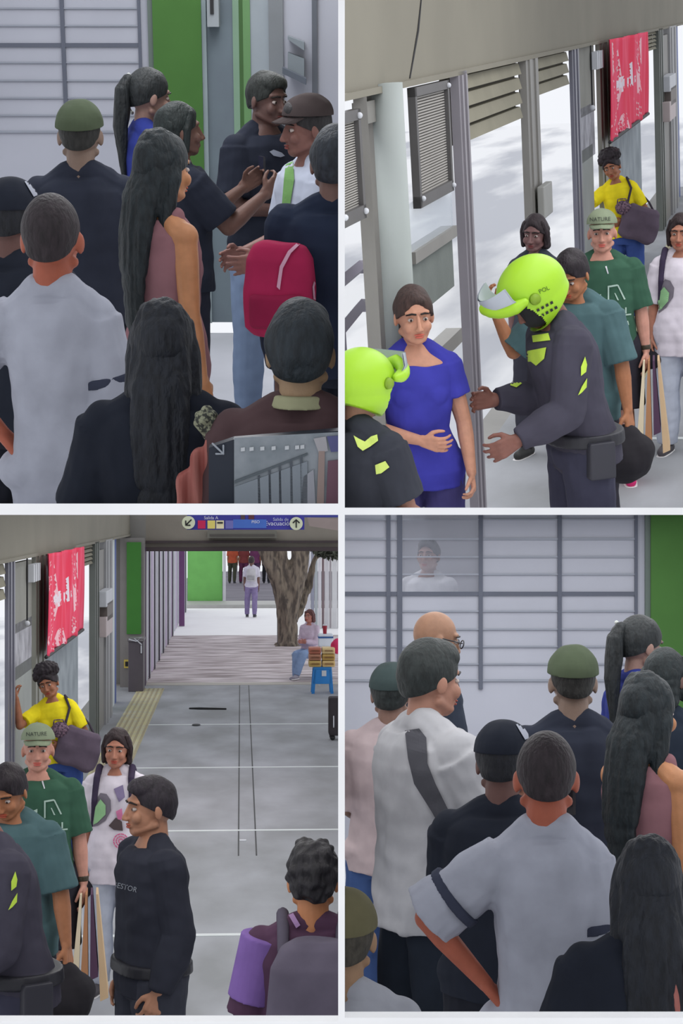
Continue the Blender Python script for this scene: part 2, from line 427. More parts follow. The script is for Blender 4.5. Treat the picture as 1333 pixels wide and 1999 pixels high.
        gh.ell(hh((0, .013, 1.662)), (.074+th*.8, .094+th, .093+th), hr, 28, 18)
        if ty in ('short', 'curly', 'volume'): gh.ell(hh((0, -.02, 1.71)), (.062+th*.5, .075, .045+th*amt), hr)
        gh.ell(hh((0, .042, 1.622)), (.062+th*.6, .060+th*.5, .062), hr)
        if ty == 'crop': cutp = [(hh((0, -.088, 1.712)), (hr @ V3((0, -.70, -1))).normalized())]
        amp = {'curly': .012, 'afro': .014, 'crop': .001}.get(ty, .004); fr = {'curly': 9, 'afro': 9}.get(ty, 5)
        hm = child('hair', gh, [hairm(hc)], .005, 2, lambda V, N: amp*nz(V, fr)+(fhole(V) if ty != 'crop' else 0), cutp)
        if ty in ('long', 'pony', 'bob'):
            g2 = G()
            if ty == 'long':
                n = 6; zs = [1.70, 1.60, 1.50, 1.40, 1.28, 1.28-.16*amt]
                W = [.076, .084, .086, .092, .080, .04]; D = [.07, .062, .055, .045, .035, .02]; Y = [.03, .048, .062, .085, .10, .105]
                pts = [hh((0, Y[0], zs[0])), hh((0, Y[1], zs[1]))]+[hh((0, 0, 1.53)).lerp(tt((0, 0, 1.53)), 1)*0+tt((0, Y[i]+.03, zs[i])) for i in range(2, 6)]
                for i in range(5):
                    for t in (0, .25, .5, .75):
                        c = pts[i].lerp(pts[i+1], t); wv = W[i]*(1-t)+W[i+1]*t; dv = D[i]*(1-t)+D[i+1]*t
                        g2.ell(c, (wv, dv, .075), hr if i < 2 else Tm)
                for sx in (1, -1): g2.tube([hh((sx*.066, .0, 1.70)), hh((sx*.080, .012, 1.61)), tt((sx*.085, .03, 1.50)), tt((sx*.09, .05, 1.40))], [.022, .026, .03, .02], 10)
            elif ty == 'bob':
                for i in range(4): g2.ell(hh((0, .045+.004*i, 1.66-.035*i)), (.088, .066, .05), hr)
                for sx in (1, -1): g2.tube([hh((sx*.060, -.035, 1.715)), hh((sx*.080, -.012, 1.65)), hh((sx*.078, -.005, 1.56))], [.018, .022, .018], 10)
            else:
                g2.ell(hh((0, .115, 1.70)), .026); g2.tube([hh((0, .115, 1.70)), hh((0, .135, 1.65)), hh((0, .125, 1.56)), tt((0, .14, 1.48)), tt((0, .13, 1.48-.12*amt))], [.026, .040, .044, .038, .014], 12)
            child('ponytail' if ty == 'pony' else 'long_hair', g2, [hairm(hc)], .006, 3, lambda V, N: .004*nz(V*np.array([2.2, 2.2, .12]), 8))
        if ty == 'pony': pass
        if ty == 'puff':
            g2 = G(); g2.ell(hh((.005, .03, 1.745)), (.112, .105, .074), hr); g2.ell(hh((-.06, -.02, 1.72)), (.05, .05, .045), hr)
            child('hair_bun', g2, [hairm(hc)], .005, 1, lambda V, N: .011*nz(V, 9))
    # ---- clothes
    wr_f = lambda a: (lambda V, N: a*nz(V*np.array([1, 1, .55]), 2.6)+a*.45*nz(V, 5.5))
    if bottom:
        kind = bottom.get('kind', 'long'); bc = cloth(bottom['c']); gb = G(); ez = bottom.get('ease', .016)
        gb.loft([(0, 0, pz-.13, .150*w+ez, .10+ez), (0, 0, pz-.06, .165*w+ez, .115+ez), (0, 0, pz+.02, .163*w+ez*.6, .112+ez*.6), (0, 0, pz+.085, .15*w+.004, .103+.004)])
        if kind == 'skirt':
            gb.loft([(0, 0, bottom.get('hem', .35), .24, .2), (0, 0, .6, .21, .17), (0, 0, .84, .18, .135)])
        for sx in (1, -1):
            h0, kn, an, td, sd = hips[sx]
            if kind == 'long': gb.tube([h0, kn], [.092*w+ez, .066+ez], 16, False); gb.tube([kn, kn.lerp(an, .5), an+sd*.005], [.064+ez, .060+ez, .052+ez*.7], 16, True); gb.ell(kn, .064+ez)
            elif kind == 'short': gb.tube([h0, h0.lerp(kn, .5), h0.lerp(kn, .96)], [.092*w+ez, .09*w+ez, .085*w+ez], 16, True); gb.ell(h0, .092*w+ez)
        out['bottom'] = child({'long': 'trousers', 'short': 'shorts', 'skirt': 'skirt'}[kind], gb, [bc], None, 3, wr_f(.006))
    if shoes:
        for sx in (1, -1):
            h0, kn, an, td, sd = hips[sx]; tw = V3((sx*.10, -1, 0)).normalized(); u = V3((0, 0, 1))
            gs = G(); b0 = an+V3((0, 0, -.045))
            gs.tube([b0-tw*.035, b0+tw*.06, b0+tw*.16], [.046, .045, .036], 12); gs.tube([b0, an+u*.01], [.045, .046], 12)
            lo = b0.z-.038
            sh = child('shoe', gs, [plain(shoes, .6)], .007, 2, None, [(V3((0, 0, lo)), V3((0, 0, -1)))])
            if sh:
                go = G(); go.tube([V3((b0-tw*.04).xy.to_3d())+u*(lo+.004), V3((b0+tw*.06).xy.to_3d())+u*(lo+.004), V3((b0+tw*.165).xy.to_3d())+u*(lo+.004)], [.047, .05, .042], 12)
                me = remesh(go, .006, 2, None, [(V3((0, 0, lo+.012)), V3((0, 0, 1))), (V3((0, 0, lo-.006)), V3((0, 0, -1)))], [plain((225, 222, 222), .6)])
                put(room, 'sole', me, MW, sh)
    if top:
        tc = cloth(top['c']); ez = top.get('ease', .016); sl = top.get('sleeve', 'short'); hem = top.get('hem', .86); gt = G()
        torso(gt, ez, hem, top.get('neck', 1.455), top.get('flare', .0))
        for k, sx in (('L', 1), ('R', -1)):
            sh, e, wr, fo = J[k]; fw = (.9 if f else 1)*(.55+.45*w); r = .058*fw+ez
            gt.tube([tt((0, .030, 1.474)), tt((sx*.030, .024, 1.472)), tt((sx*sw*.45, .016, 1.446)), tt((sx*sw*.92, .005, 1.398))], [.040+ez*.45, .046+ez*.45, .050+ez*.45, .052+ez*.5], 12) if sl != 'none' else None
            if sl != 'none': gt.ell(sh, .058*fw+ez*.6)
            if sl == 'short': q = sh.lerp(e, top.get('len', .82)); gt.tube([sh, sh.lerp(q, .5), q], [r, r+.002, r+top.get('cuff', .003)], 16, True)
            elif sl == 'long': gt.tube([sh, e], [r, .046*fw+ez], 16); gt.tube([e, e.lerp(wr, .5), e.lerp(wr, .97)], [.046*fw+ez, .044*fw+ez, .034*fw+ez*.6], 16, True)
            elif sl == 'none': gt.tube([tt((sx*.10, .0, 1.36)), tt((sx*.095, .0, 1.46))], [.05, .036], 12)
        nk = tt((0, -.02, 1.497)); gt_c = []
        out['top'] = child(top.get('name', 'shirt'), gt, [tc], None, 3, wr_f(top.get('wr', .006)))
        if top.get('band'):
            for k, sx in (('L', 1), ('R', -1)):
                sh, e, wr, fo = J[k]; fw = (.55+.45*w); r = .058*fw+ez+.011; a, b_ = top.get('bpos', (.55, .66)); gq = G()
                gq.tube([sh.lerp(e, a), sh.lerp(e, b_)], [r, r], 24, True); child('sleeve_stripe', gq, [cloth(top['band'])], .006, 1)
        if top.get('collar'):
            gc = G(); gc.tube([tt((0, .020, 1.478)), tt((0, .016, 1.512))], [.088, .072], 24, True); child('collar', gc, [cloth(top['collar'])], .006, 2)
    # ---- hats
    if hat:
        ty, hc = hat[0], hat[1]; gh = G()
        if ty in ('cap', 'cap_back'):
            cz = 1.672 if abs(yaw) > 90 else 1.690; gh.ell(hh((0, .012, cz)), (.090, .110, .098 if cz < 1.68 else .088), hr, 28, 18)
            cp = child('cap', gh, [cloth(hc, 'cap')], .006, 2, lambda V, N: .002*nz(V, 6), [(hh((0, 0, cz)), (hr @ V3((0, -.10 if ty == 'cap' else .12, -1))).normalized())])
            if cp:
                gb = G(); y = -1 if ty == 'cap' else 1
                rows = []
                for i in range(9):
                    a = math.radians(-62+i*15.5); x = math.sin(a)*.083; yy = .012-math.cos(a)*.098
                    zc = cz+.008-.010*abs(math.sin(a))
                    rows.append((x, yy, zc, x*.86, yy-.055*math.cos(a)**.7-.005, zc-.016))
                v = []
                for r_ in rows:
                    for q in ((r_[0], r_[1], r_[2]), (r_[3], r_[4], r_[5])):
                        v.append(hh((q[0], q[1]*(1 if y < 0 else -1), q[2]))); v.append(hh((q[0], q[1]*(1 if y < 0 else -1), q[2]-.005)))
                fcs = []
                for i in range(8):
                    a = i*4; b_ = a+4; fcs += [(a, a+2, b_+2, b_), (a+1, b_+1, b_+3, a+3), (a+2, a+3, b_+3, b_+2), (a, b_, b_+1, a+1)]
                fcs += [(0, 1, 3, 2), (32, 34, 35, 33)]
                gb.add(v, fcs); put(room, 'brim', gb.mesh('brim', [cloth(hc, 'cap')], False), MW, cp)
                out['hat'] = cp
    H = s*1.75
    print('P %-46s d=%.2f H=%.2f' % (label[:46], d, H))
    return out
# ---------------------------------------------------------------- partition and slab between the rooms (white edges)
white = plain((250, 250, 250), .8)
def world_box(name, a, b, m, kind='structure'):
    g = G().box(a, b); me = g.mesh(name, [m]); o = bpy.data.objects.new(name, me); COL.objects.link(o); o['kind'] = kind; PMW[name] = Matrix(); return o
YF, YB = 4.0, 8.0
world_box('wall_partition', (-.0072, YF, CAM.z-1.2), (.0072, YF+6.0, CAM.z+1.6), white)
world_box('floor_upper_left', (-1.9, YF, CAM.z-.0062), (-.0072, 8.5, CAM.z+.0183), white)
world_box('floor_upper_right', (.0072, YF, CAM.z-.0062), (1.9, 8.5, CAM.z+.0094), white)
world_box('trim_lower_left', (-1.2, YF, CAM.z-1.3), (-.0072, YF+.05, CAM.z-1.1056), white)
world_box('trim_lower_right', (.0072, YF, CAM.z-1.3), (1.2, YF+.05, CAM.z-1.0972), white)

# ---------------------------------------------------------------- the station hall (seen in the upper right and lower left rooms)
steel = plain((128, 126, 122), .5, .0); steel_d = plain((84, 82, 82), .5); olive = mat('beam_paint', (126, 122, 110), var=.10, scale=1.2, bump=.03)
pale = plain((196, 198, 204), .5); louver = mat('louver', (156, 153, 148), var=.06, scale=3, bump=.05); darkm = plain((38, 38, 40), .6)
def pave(name, c, c2, sc_=3, st=(1, 1, 1), thr=(.35, .65)): return mat(name, c, c2=c2, rough=.75, scale=sc_, stretch=st, thr=thr, bump=.03)
def hall(S, dx, dy, far):
    WXX = -1.9
    def c(p): return (p[0]+dx, p[1]+dy)
    def X(p, X_=WXX): return S.PX(*c(p), X_)
    bz = 2.66 if not far else 2.55
    y0 = 5.0 if not far else 12.0; y1 = 31.4
    def seg(pL, pR, th=.06, xo=0.0):
        a, b = X(pL), X(pR); return (WXX+xo-th, a.y, b.z), (WXX+xo, b.y, a.z)
    # floor with pale joint strips
    fl = pave('hall_floor', (158, 160, 166), (128, 130, 132), 1.6, (1, .45, 1), (.3, .7))
    g = G(); g.box((-2.2, 4.2, -.2), (4.5, 32.0, 0)); solid(S, 'floor', g, fl, kind='structure')
    ys = [2.96*F/k for k in (414, 498, 621, 824)]
    for y in ys:
        g = G(); g.box((-1.3, y-.035, 0.0), (4.5, y+.035, .004)); solid(S, 'trim_floor_joint', g, plain((205, 210, 210), .6), kind='structure')
    if far:
        for xx in (-.02, .135):
            g = G(); g.box((xx-.006, 2.96*F/670, 0.0), (xx+.006, 31.5, .003)); solid(S, 'trim_floor_slot', g, darkm, kind='structure')
    g = G(); g.box((-1.72, 14, 0), (-1.28, 31.0, .006))
    for i in range(6): g.box((-1.69+i*.075, 14, .006), (-1.66+i*.075, 31.0, .011), 1)
    solid(S, 'tactile_paving', g, [mat('tactile_yellow', (186, 180, 138), c2=(172, 172, 158), scale=4, thr=(.3, .6)), mat('tactile_rib', (160, 150, 122), scale=4)], 'worn yellow ribbed paving strip along the platform edge%s' % (' behind the waiting crowd' if not far else ' leading to the green pillar'), 'tactile paving')
    # big beam above the wall
    g = G(); g.box((WXX-.5, y0, bz), (WXX+.0, 33, bz+1.3)); g.box((WXX+.0, y0, bz), (WXX+.02, 32, bz+.03)); solid(S, 'trim_beam', g, olive, kind='structure')
    if not far:
        g = G(); a = S.PX(822, 0, WXX+.003); b = S.PX(800, 152, WXX+.003)
        g.tube([a, a.lerp(b, .4)+V3((0, .03, 0)), b], [.004, .007, .004], 6); solid(S, 'trim_beam_joint', g, darkm, kind='structure')
    # posts and panels
    def post(pL, pR, name='wall_post', th=.10, xo=.02, m=steel, zb=0.0):
        a, b = X(pL), X(pR); g = G(); g.box((WXX+xo-th, a.y, zb), (WXX+xo, b.y, bz+.02))
        e = (b.y-a.y)*.18; g.box((WXX+xo, a.y+e, zb), (WXX+xo+.012, a.y+2*e, bz)); g.box((WXX+xo, b.y-2*e, zb), (WXX+xo+.012, b.y-e, bz))
        return solid(S, 'trim_'+name.replace('wall_', ''), g, m, kind='structure')
    def header(pL, pR, n=4):
        a, b = X(pL), X(pR); z0 = min(a.z, b.z); g = G(); h = (bz-z0)/n
        for i in range(n):
            g.prism([(WXX-.10, z0+i*h), (WXX-.02, z0+i*h+.01), (WXX-.02, z0+(i+.86)*h), (WXX-.10, z0+(i+.95)*h)], 'y', a.y, b.y) if False else g.add(
                [(WXX-.12, a.y, z0+i*h), (WXX-.01, a.y, z0+i*h+.01), (WXX-.03, a.y, z0+(i+.86)*h), (WXX-.12, a.y, z0+(i+.95)*h),
                 (WXX-.12, b.y, z0+i*h), (WXX-.01, b.y, z0+i*h+.01), (WXX-.03, b.y, z0+(i+.86)*h), (WXX-.12, b.y, z0+(i+.95)*h)],
                [(0, 1, 2, 3), (7, 6, 5, 4), (0, 4, 5, 1), (1, 5, 6, 2), (2, 6, 7, 3), (3, 7, 4, 0)])
        g.box((WXX-.13, a.y, z0), (WXX-.06, b.y, bz), 1); solid(S, 'trim_shutter_header', g, [mat('header_slat', (132, 128, 112), scale=3), mat('header_back', (84, 80, 70), scale=3)], kind='structure')
    def panel(pL, pR, m, name, th=.05, xo=-.02, zb=None):
        a, b = seg(pL, pR, th, xo); a = (a[0], a[1], a[2] if zb is None else zb); g = G(); g.box(a, b); return solid(S, name, g, m, kind='structure')
    def screen(pL, pR, n=34, where=''):
        """a framed window screen with fine horizontal slats"""
        a, b = X(pL), X(pR); ya, yb, z0, z1 = a.y, b.y, b.z, a.z
        base = (WXX+.02, (ya+yb)/2, z0); t = thing(S, 'slatted_screen', base, 'grey slatted window screen in a dark frame '+where, 'window screen')
        g = G(); q = .045
        g.box((WXX-.01, ya, z0), (WXX+.03, yb, z0+q*1.3)); g.box((WXX-.01, ya, z1-q), (WXX+.03, yb, z1)); g.box((WXX-.01, ya, z0), (WXX+.03, ya+q, z1)); g.box((WXX-.01, yb-q, z0), (WXX+.03, yb, z1))
        for yy, zz in ((ya+q, z0+q), (yb-q*.7, z0+q*.7), (yb-q, z1-q*.6)): g.ell((WXX+.035, yy, zz), .014, mi=1)
        solid(S, 'frame', g, [steel_d, pale], parent=t)
        g = G(); h = (z1-z0-2.3*q)/n
        g.box((WXX-.012, ya+q, z0+q), (WXX-.004, yb-q, z1-q), 1)
        for i in range(n): g.box((WXX-.004, ya+q, z0+q*1.3+i*h), (WXX+.008, yb-q, z0+q*1.3+(i+.55)*h))
        solid(S, 'slats', g, [louver, mat('slat_back', (116, 112, 110), scale=3)], parent=t)
    if not far:
        screen((640, 225), (703, 425), where='at the far left beside the slim gap')
        post((703, 210), (716, 430), th=.05)
        panel((716, 200), (745, 236), steel, 'wall_hall_lintel')
        # lower part beneath the screens: open with handrails outside
        post((742, 200), (800, 470), th=.05, xo=-.03)
        g = G(); k = S.PX(766, 400, -1.88); g.tube([(k.x, k.y, 0), (k.x, k.y, bz+.04)], [.078, .078], 40, True)
        solid(S, 'trim_round_column', g, mat('column_paint', (158, 164, 162), var=.1, scale=2, bump=.02), kind='structure', smooth=True)
        screen((798, 172), (876, 372), where='between the round column and the door post')
        a = S.PX(806, 470, WXX); b = S.PX(888, 440, WXX)
        g = G(); g.box((WXX-.02, a.y, b.z), (WXX-.01, b.y, X((808, 395)).z)); solid(S, 'window_1', g, glass('pane_glass', (205, 214, 222), .35), kind='structure')
        g = G(); g.box((WXX-.08, a.y, b.z-.06), (WXX+.01, b.y, b.z)); g.box((WXX-.06, a.y, b.z-.34), (WXX-.02, b.y, b.z-.06), 1)
        g.box((WXX-.08, a.y, b.z-.66), (WXX+.01, b.y, b.z-.58)); solid(S, 'trim_parapet', g, [steel, mat('parapet_panel', (110, 116, 112), scale=4)], kind='structure')
        p_ = S.PX(702, 521, -2.35); t = thing(S, 'handrail', (p_.x, p_.y, -1.0), 'grey two bar handrail outside the windows at the far left', 'handrail'); hm_ = plain((150, 144, 160), .4)
        for q0, q1, q2 in (((660, 556), (702, 521), (760, 521)), ((660, 652), (706, 596), (760, 598))):
            p0, p1, p2 = (S.PX(*q, -2.35) for q in (q0, q1, q2)); g = G(); g.tube([p0, p1, p2], [.036]*3, 4); solid(S, 'rail', g, hm_, parent=t)
            if q1[0] == 702: ends = (p0, p2)
        for e_ in ends: g = G(); g.box((e_.x-.02, e_.y-.02, -1.0), (e_.x+.02, e_.y+.02, e_.z)); solid(S, 'rail_post', g, hm_, parent=t)
        post((888, 155), (905, 155+0), th=.05, xo=.02, m=plain((132, 128, 134), .45))
        header((904, 234), (1024, 232))
    post((1024, 135), (1048, 135), th=.05, xo=.01)
    header((1047, 170), (1114, 166), 3)
    if not far:
        g = G(); a = X((1037, 366)); b = X((1056, 415)); g.box((WXX+.04, a.y, b.z), (WXX+.09, b.y, a.z)); solid(S, 'junction_box', g, plain((150, 150, 146)), 'small grey box fixed low on the post between two doorways', 'electrical box', bevel=.008)
    post((1114, 100), (1127, 100), 'door_frame', th=.03, xo=.01, m=plain((112, 112, 124), .4))
    panel((1132, 95), (1166, 215), mat('wall_grey', (134, 134, 128), scale=3), 'wall_hall_upper')
    panel((1132, 215), (1166, 300), mat('mirror_panel', (170, 170, 178), c2=(128, 128, 134), scale=5), 'wall_hall_middle', th=.03)
    panel((1132, 300), (1166, 460), mat('wall_grey_low', (146, 150, 148), scale=3), 'wall_hall_lower', zb=0)
    g = G(); p = X((1153, 100), WXX+.04); q = X((1153, 212), WXX+.04); g.tube([(p.x, p.y, bz), (p.x, p.y, q.z)], [.008]*2, 6); g.ell((p.x, p.y, q.z), .025, mi=1)
    solid(S, 'pull_cord', g, [darkm, pale], 'thin dark cord with pale knob left of the red banner'+' in the '+('lower left' if far else 'upper right')+' view', 'cord')
    g = G(); p = X((1150, 100)); 
    for i in range(4): g.box((WXX, p.y+.2+i*.16, bz-.22), (WXX+.05, p.y+.28+i*.16, bz-.06))
    solid(S, 'vent_fins', g, pale, 'pale finned vent under the beam'+' in the '+('lower left' if far else 'upper right')+' view', 'vent')
    post((1168, 100), (1188, 100), th=.04, xo=.01, m=plain((128, 128, 120), .5))
    panel((1190, 75), (1262, 350), mat('wall_pale_blue', (156, 164, 170), scale=3, c2=(134, 142, 148)), 'wall_hall_glazed', zb=0, xo=-.06)
    post((1283, 70), (1291, 70), th=.08, xo=.02, m=plain((96, 100, 96), .4))
    header((1262, 96), (1283, 96), 5)
    panel((1291, 70), (1306, 70+85), steel, 'wall_hall_service', zb=0, xo=-.0)
    # equipment boxes on the service wall
    for k, (pa, pb, mm, lb) in enumerate((((1290, 150), (1303, 172), pale, 'topmost small white box on the wall'), ((1292, 172), (1304, 200), plain((104, 96, 92)), 'brownish middle box on the wall'), ((1290, 200), (1303, 228), plain((190, 176, 176)), 'pinkish lowest box on the wall'))):
        a, b = seg(pa, pb, .08, .10); g = G(); g.box((WXX, a[1], a[2]), (WXX+.12, b[1], b[2])); solid(S, 'wall_box', g, mm, lb+' in the '+('lower left' if far else 'upper right')+' view', 'electrical box', bevel=.01)
    post((1303, 60), (1316, 60), th=.10, xo=.03, m=plain((150, 150, 152), .5))
    if far or True:
        a, b = seg((1318, 75), (1332, 330), .02, -.03); g = G(); L_ = b[1]-a[1]
        for i, mm in enumerate((0, 1, 0, 2)): g.box((WXX-.06, a[1]+L_*i/4, 0), (WXX-.04, a[1]+L_*(i+1)/4, bz), mm)
        solid(S, 'door_1', g, [plain((206, 214, 212)), plain((46, 120, 92)), plain((60, 84, 150))], kind='structure')
    # banner
    a = S.PX(*c((1190, 278)), -1.80); b = S.PX(*c((1262, 62)), -1.80); y0b, y1b, z0b, z1b = a.y, b.y, a.z, b.z
    n, m_ = 40, 28; v = []; f = []
    for side_ in (0, 1):
        for i in range(n+1):
            for j in range(m_+1):
                u = i/n; t = j/m_; v.append((-1.80+.018*math.sin(u*19+t*2)+.012*math.sin(u*43+1)-side_*.004, y0b+(y1b-y0b)*u, z0b+(z1b-z0b)*t))
    K = (n+1)*(m_+1)
    for i in range(n):
        for j in range(m_):
            q = i*(m_+1)+j; f.append((q, q+m_+1, q+m_+2, q+1)); f.append((K+q, K+q+1, K+q+m_+2, K+q+m_+1))
    for i in range(n):
        for q in (i*(m_+1), i*(m_+1)+m_): f.append((q, K+q, K+q+m_+1, q+m_+1))
    for j in range(m_):
        for q in (j, n*(m_+1)+j): f.append((q, q+1, K+q+1, K+q))
    g = G(); g.add([tuple(p) for p in v], f)
    red = mat('banner_red', (222, 44, 78), c2=(228, 84, 116), scale=3, stretch=(1, 1.5, .3), thr=(.35, .6), bump=.1)
    t = thing(S, 'banner', (-1.80, (y0b+y1b)/2, z0b), 'creased red and pink cloth banner hanging under the beam'+' in the '+('lower left' if far else 'upper right')+' view', 'banner')
    cl = solid(S, 'banner_cloth', g, red, parent=t, smooth=True)
    g = G(); g.tube([(-1.80, y0b, z0b), (-1.80, y1b, z0b)], [.018]*2, 8); solid(S, 'bottom_rod', g, darkm, parent=t)
    pk = plain((236, 182, 192), .9); wt = plain((226, 214, 224), .9)
    for poly, mm in (([(1194, 82), (1206, 96), (1216, 168), (1208, 200), (1197, 262), (1193, 250), (1201, 196), (1196, 150), (1204, 140)], pk), ([(1212, 226), (1222, 216), (1230, 250), (1216, 258), (1196, 270)], pk), ([(1237, 190), (1256, 198), (1257, 220), (1237, 236)], pk),
                     ([(1240, 76), (1252, 72), (1252, 180), (1244, 190)], pk), ([(1222, 130), (1234, 120), (1236, 168), (1226, 172), (1214, 180), (1216, 156), (1198, 160), (1198, 154), (1218, 148)], wt)):
        px_patch(S, cl, [c(p) for p in poly], mm, 'banner_print', .006)
    for i, (x0, y0_) in enumerate(((1203, 158), (1209, 157), (1216, 154), (1224, 151), (1231, 149), (1238, 147))):
        px_patch(S, cl, [c(p) for p in ((x0, y0_), (x0+3, y0_-1), (x0+3, y0_+14), (x0, y0_+15))], wt, 'banner_print', .009, 4)
    # ground outside the platform doors
    g = G(); g.box((-16, 2, -1.2), (-2.4, 70, -1.0)); solid(S, 'floor_outside', g, pave('street', (250, 250, 250), (196, 198, 204), .6, (.8, .16, 1), (.40, .55)), kind='structure')
    g = G(); g.box((-2.4, y0, -1.2), (-2.2, 32, -.02)); solid(S, 'trim_platform_edge', g, steel, kind='structure')
hall(TR, 0, 0, False)
hall(LL, -1100, 1005, True)

# ---------------------------------------------------------------- lower left: the far end of the hall
S = LL
g = G(); g.box((-2.4, 31.8, 0), (-1.63, 32.1, 3.6)); g.box((-1.66, 31.55, 0), (-1.62, 31.8, 2.36), 1)
solid(S, 'wall_end_left', g, [steel, plain((86, 70, 92))], kind='structure')
za = S.P(0, 1074, 31.8).z
g = G(); g.box((-1.63, 31.8, za), (4.6, 32.2, 3.6)); g.box((-1.63, 31.7, za-.02), (4.6, 31.8, za+.05), 1); g.box((-1.63, 31.72, za+.12), (4.6, 31.8, za+.16), 1)
solid(S, 'wall_end_lintel', g, [mat('lintel_paint', (136, 130, 120), scale=2), plain((66, 56, 58))], kind='structure')
t = thing(S, 'green_pillar', (-1.77, 31.2, 0), 'green painted pillar with a grey side beside the wide opening', 'pillar')
g = G(); a = S.P(235, 1100, 31.4).x; b = S.P(282, 1100, 31.4).x; g.box((a, 31.3, 0), (b, 31.7, 2.52)); solid(S, 'pillar_core', g, plain((130, 126, 124)), parent=t)
g = G(); a = S.P(247, 1100, 31.2).x; b = S.P(275, 1100, 31.2).x; g.box((a, 31.24, .9), (b, 31.3, 2.45)); solid(S, 'green_panel', g, plain((62, 122, 50), .7), parent=t, lab=None) if False else solid(S, 'green_panel', g, plain((62, 122, 50), .7), parent=t)
g = G(); a = S.P(251, 1255, 30.6).x; b = S.P(280, 1352, 30.6).x; z1 = S.P(250, 1252, 30.6).z
g.box((a, 30.5, 0), (b, 31.0, z1)); g.box((a-.01, 30.48, z1), (b+.01, 31.02, z1+.05), 1); g.box((b-.05, 30.49, z1-.2), (b-.01, 30.5, z1-.05), 2)
solid(S, 'waste_cabinet', g, [plain((84, 78, 84)), plain((120, 116, 118)), pale], 'dark grey cabinet standing against the green pillar', 'cabinet', bevel=.01)
for nm, pts in (('cord', ((252, 1248), (266, 1252), (276, 1244), (262, 1246), (276, 1258))),):
    g = G(); g.tube([S.P(x, y, 30.45) for x, y in pts], [.010]*5, 6); solid(S, 'white_string', g, pale, 'white string tied round the green pillar above the cabinet', 'string')
g = G(); a = S.P(242, 1288, 31.27); g.box((a.x, 31.27, a.z-.14), (a.x+.09, 31.30, a.z)); g.box((a.x+.02, 31.26, a.z-.11), (a.x+.07, 31.27, a.z-.03), 1); solid(S, 'small_sign', g, [plain((214, 190, 90)), darkm], 'small yellow tag fixed left of the dark cabinet', 'sign')
# outside the opening
dapple = pave('paving_painted_dapples', (214, 204, 206), (150, 138, 138), 2.2, (.5, 2.6, 1), (.42, .58))  # leaf-shade dapples painted into the paving colour
g = G(); g.box((-2.2, 32.0, -.2), (6, 44.5, -.01)); solid(S, 'floor_paved_court', g, dapple, kind='structure')
g = G(); g.box((-2.2, 31.6, -.01), (5, 32.05, .004)); solid(S, 'trim_threshold', g, plain((166, 160, 150)), kind='structure')
g = G(); g.box((-2.4, 44.5, -.2), (6, 57, -.01)); solid(S, 'floor_sunlit_court', g, mat('paving_painted_sunlit', (252, 252, 252), var=.03, scale=2, bump=.02), kind='structure')  # sunlit part of the court, its brightness put into the paving colour
g = G(); g.box((-2.4, 57, -.2), (6, 59.5, .10)); solid(S, 'trim_kerb', g, plain((176, 176, 172)), kind='structure')
g = G(); g.box((-2.4, 59.5, -.2), (8, 92, .0)); solid(S, 'floor_far_road', g, pave('far_road', (124, 120, 130), (92, 90, 100), 1, (.3, 2, 1)), kind='structure')
g = G(); a = S.P(366, 1180, 59.6); b = S.P(434, 1180, 59.6); g.box((a.x, 59.6, .05), (b.x, 59.9, 3.2)); solid(S, 'wall_green', g, plain((122, 192, 104), .8), kind='structure')
g = G(); g.box((b.x+.02, 59.5, 0), (b.x+.11, 59.9, 3.2)); solid(S, 'trim_white_post', g, plain((208, 208, 214)), kind='structure')
for k, px in enumerate((462, 478, 500, 522)):
    g = G(); p = S.P(px, 1080, 88); g.tube([(p.x, 88, 0), (p.x, 88, 3.4)], [.04]*2, 8); solid(S, 'far_post', g, plain((150, 148, 156)), ('leftmost', 'second', 'third', 'rightmost')[k]+' slim grey post far behind the walking people', 'post', 'slim posts at the far end')
# left palisade
fence = thing(S, 'palisade_fence', (-1.66, 44, 0), 'pale upright slat fence left of the paved court with slim dark rods', 'fence')
palefx = mat('fence_pale', (204, 204, 212), c2=(176, 186, 184), scale=5, stretch=(1, 1, .05)); lilac = plain((196, 180, 206))
y = 32.4; i = 0
while y < 56:
    g = G(); wd = .34+.14*(i % 3); g.box((-1.70, y, 0), (-1.64-.02*(i % 2), y+wd, 3.1)); solid(S, 'slat', g, [palefx, lilac, pale][i % 3], parent=fence); y += wd+.05; i += 1
for px in (293, 303, 312, 320, 329, 338, 357, 363):
    dd = 1.62*F/(470-px); g = G(); g.box((-1.635, dd, 0), (-1.61, dd+.10, 2.9)); solid(S, 'rod', g, plain((84, 80, 88)), parent=fence)
g = G(); dd = 48.0; g.box((-1.60, dd, 0), (-1.46, dd+.12, 3.2)); solid(S, 'purple_post', g, plain((116, 76, 120)), 'purple square post beside the pale slat fence', 'post')
# right fence with posts
fr = thing(S, 'slat_screen_fence', (2.2, 47, 0), 'pale slatted screen with brown uprights behind the seated woman', 'fence')
for i, (x0, x1, mm) in enumerate(((596, 606, (208, 208, 216)), (607, 613, (150, 152, 168)), (614, 620, (176, 182, 186)), (621, 627, (214, 212, 218)), (628, 633, (128, 112, 116)), (634, 642, (206, 204, 208)), (643, 647, (166, 160, 164)), (648, 658, (212, 212, 214)), (659, 670, (178, 176, 180)))):
    g = G(); g.box((S.P(x0, 1100, 47).x, 47, 0), (S.P(x1, 1100, 47).x, 47.1, 3.4)); solid(S, 'slat', g, plain(mm), parent=fr)
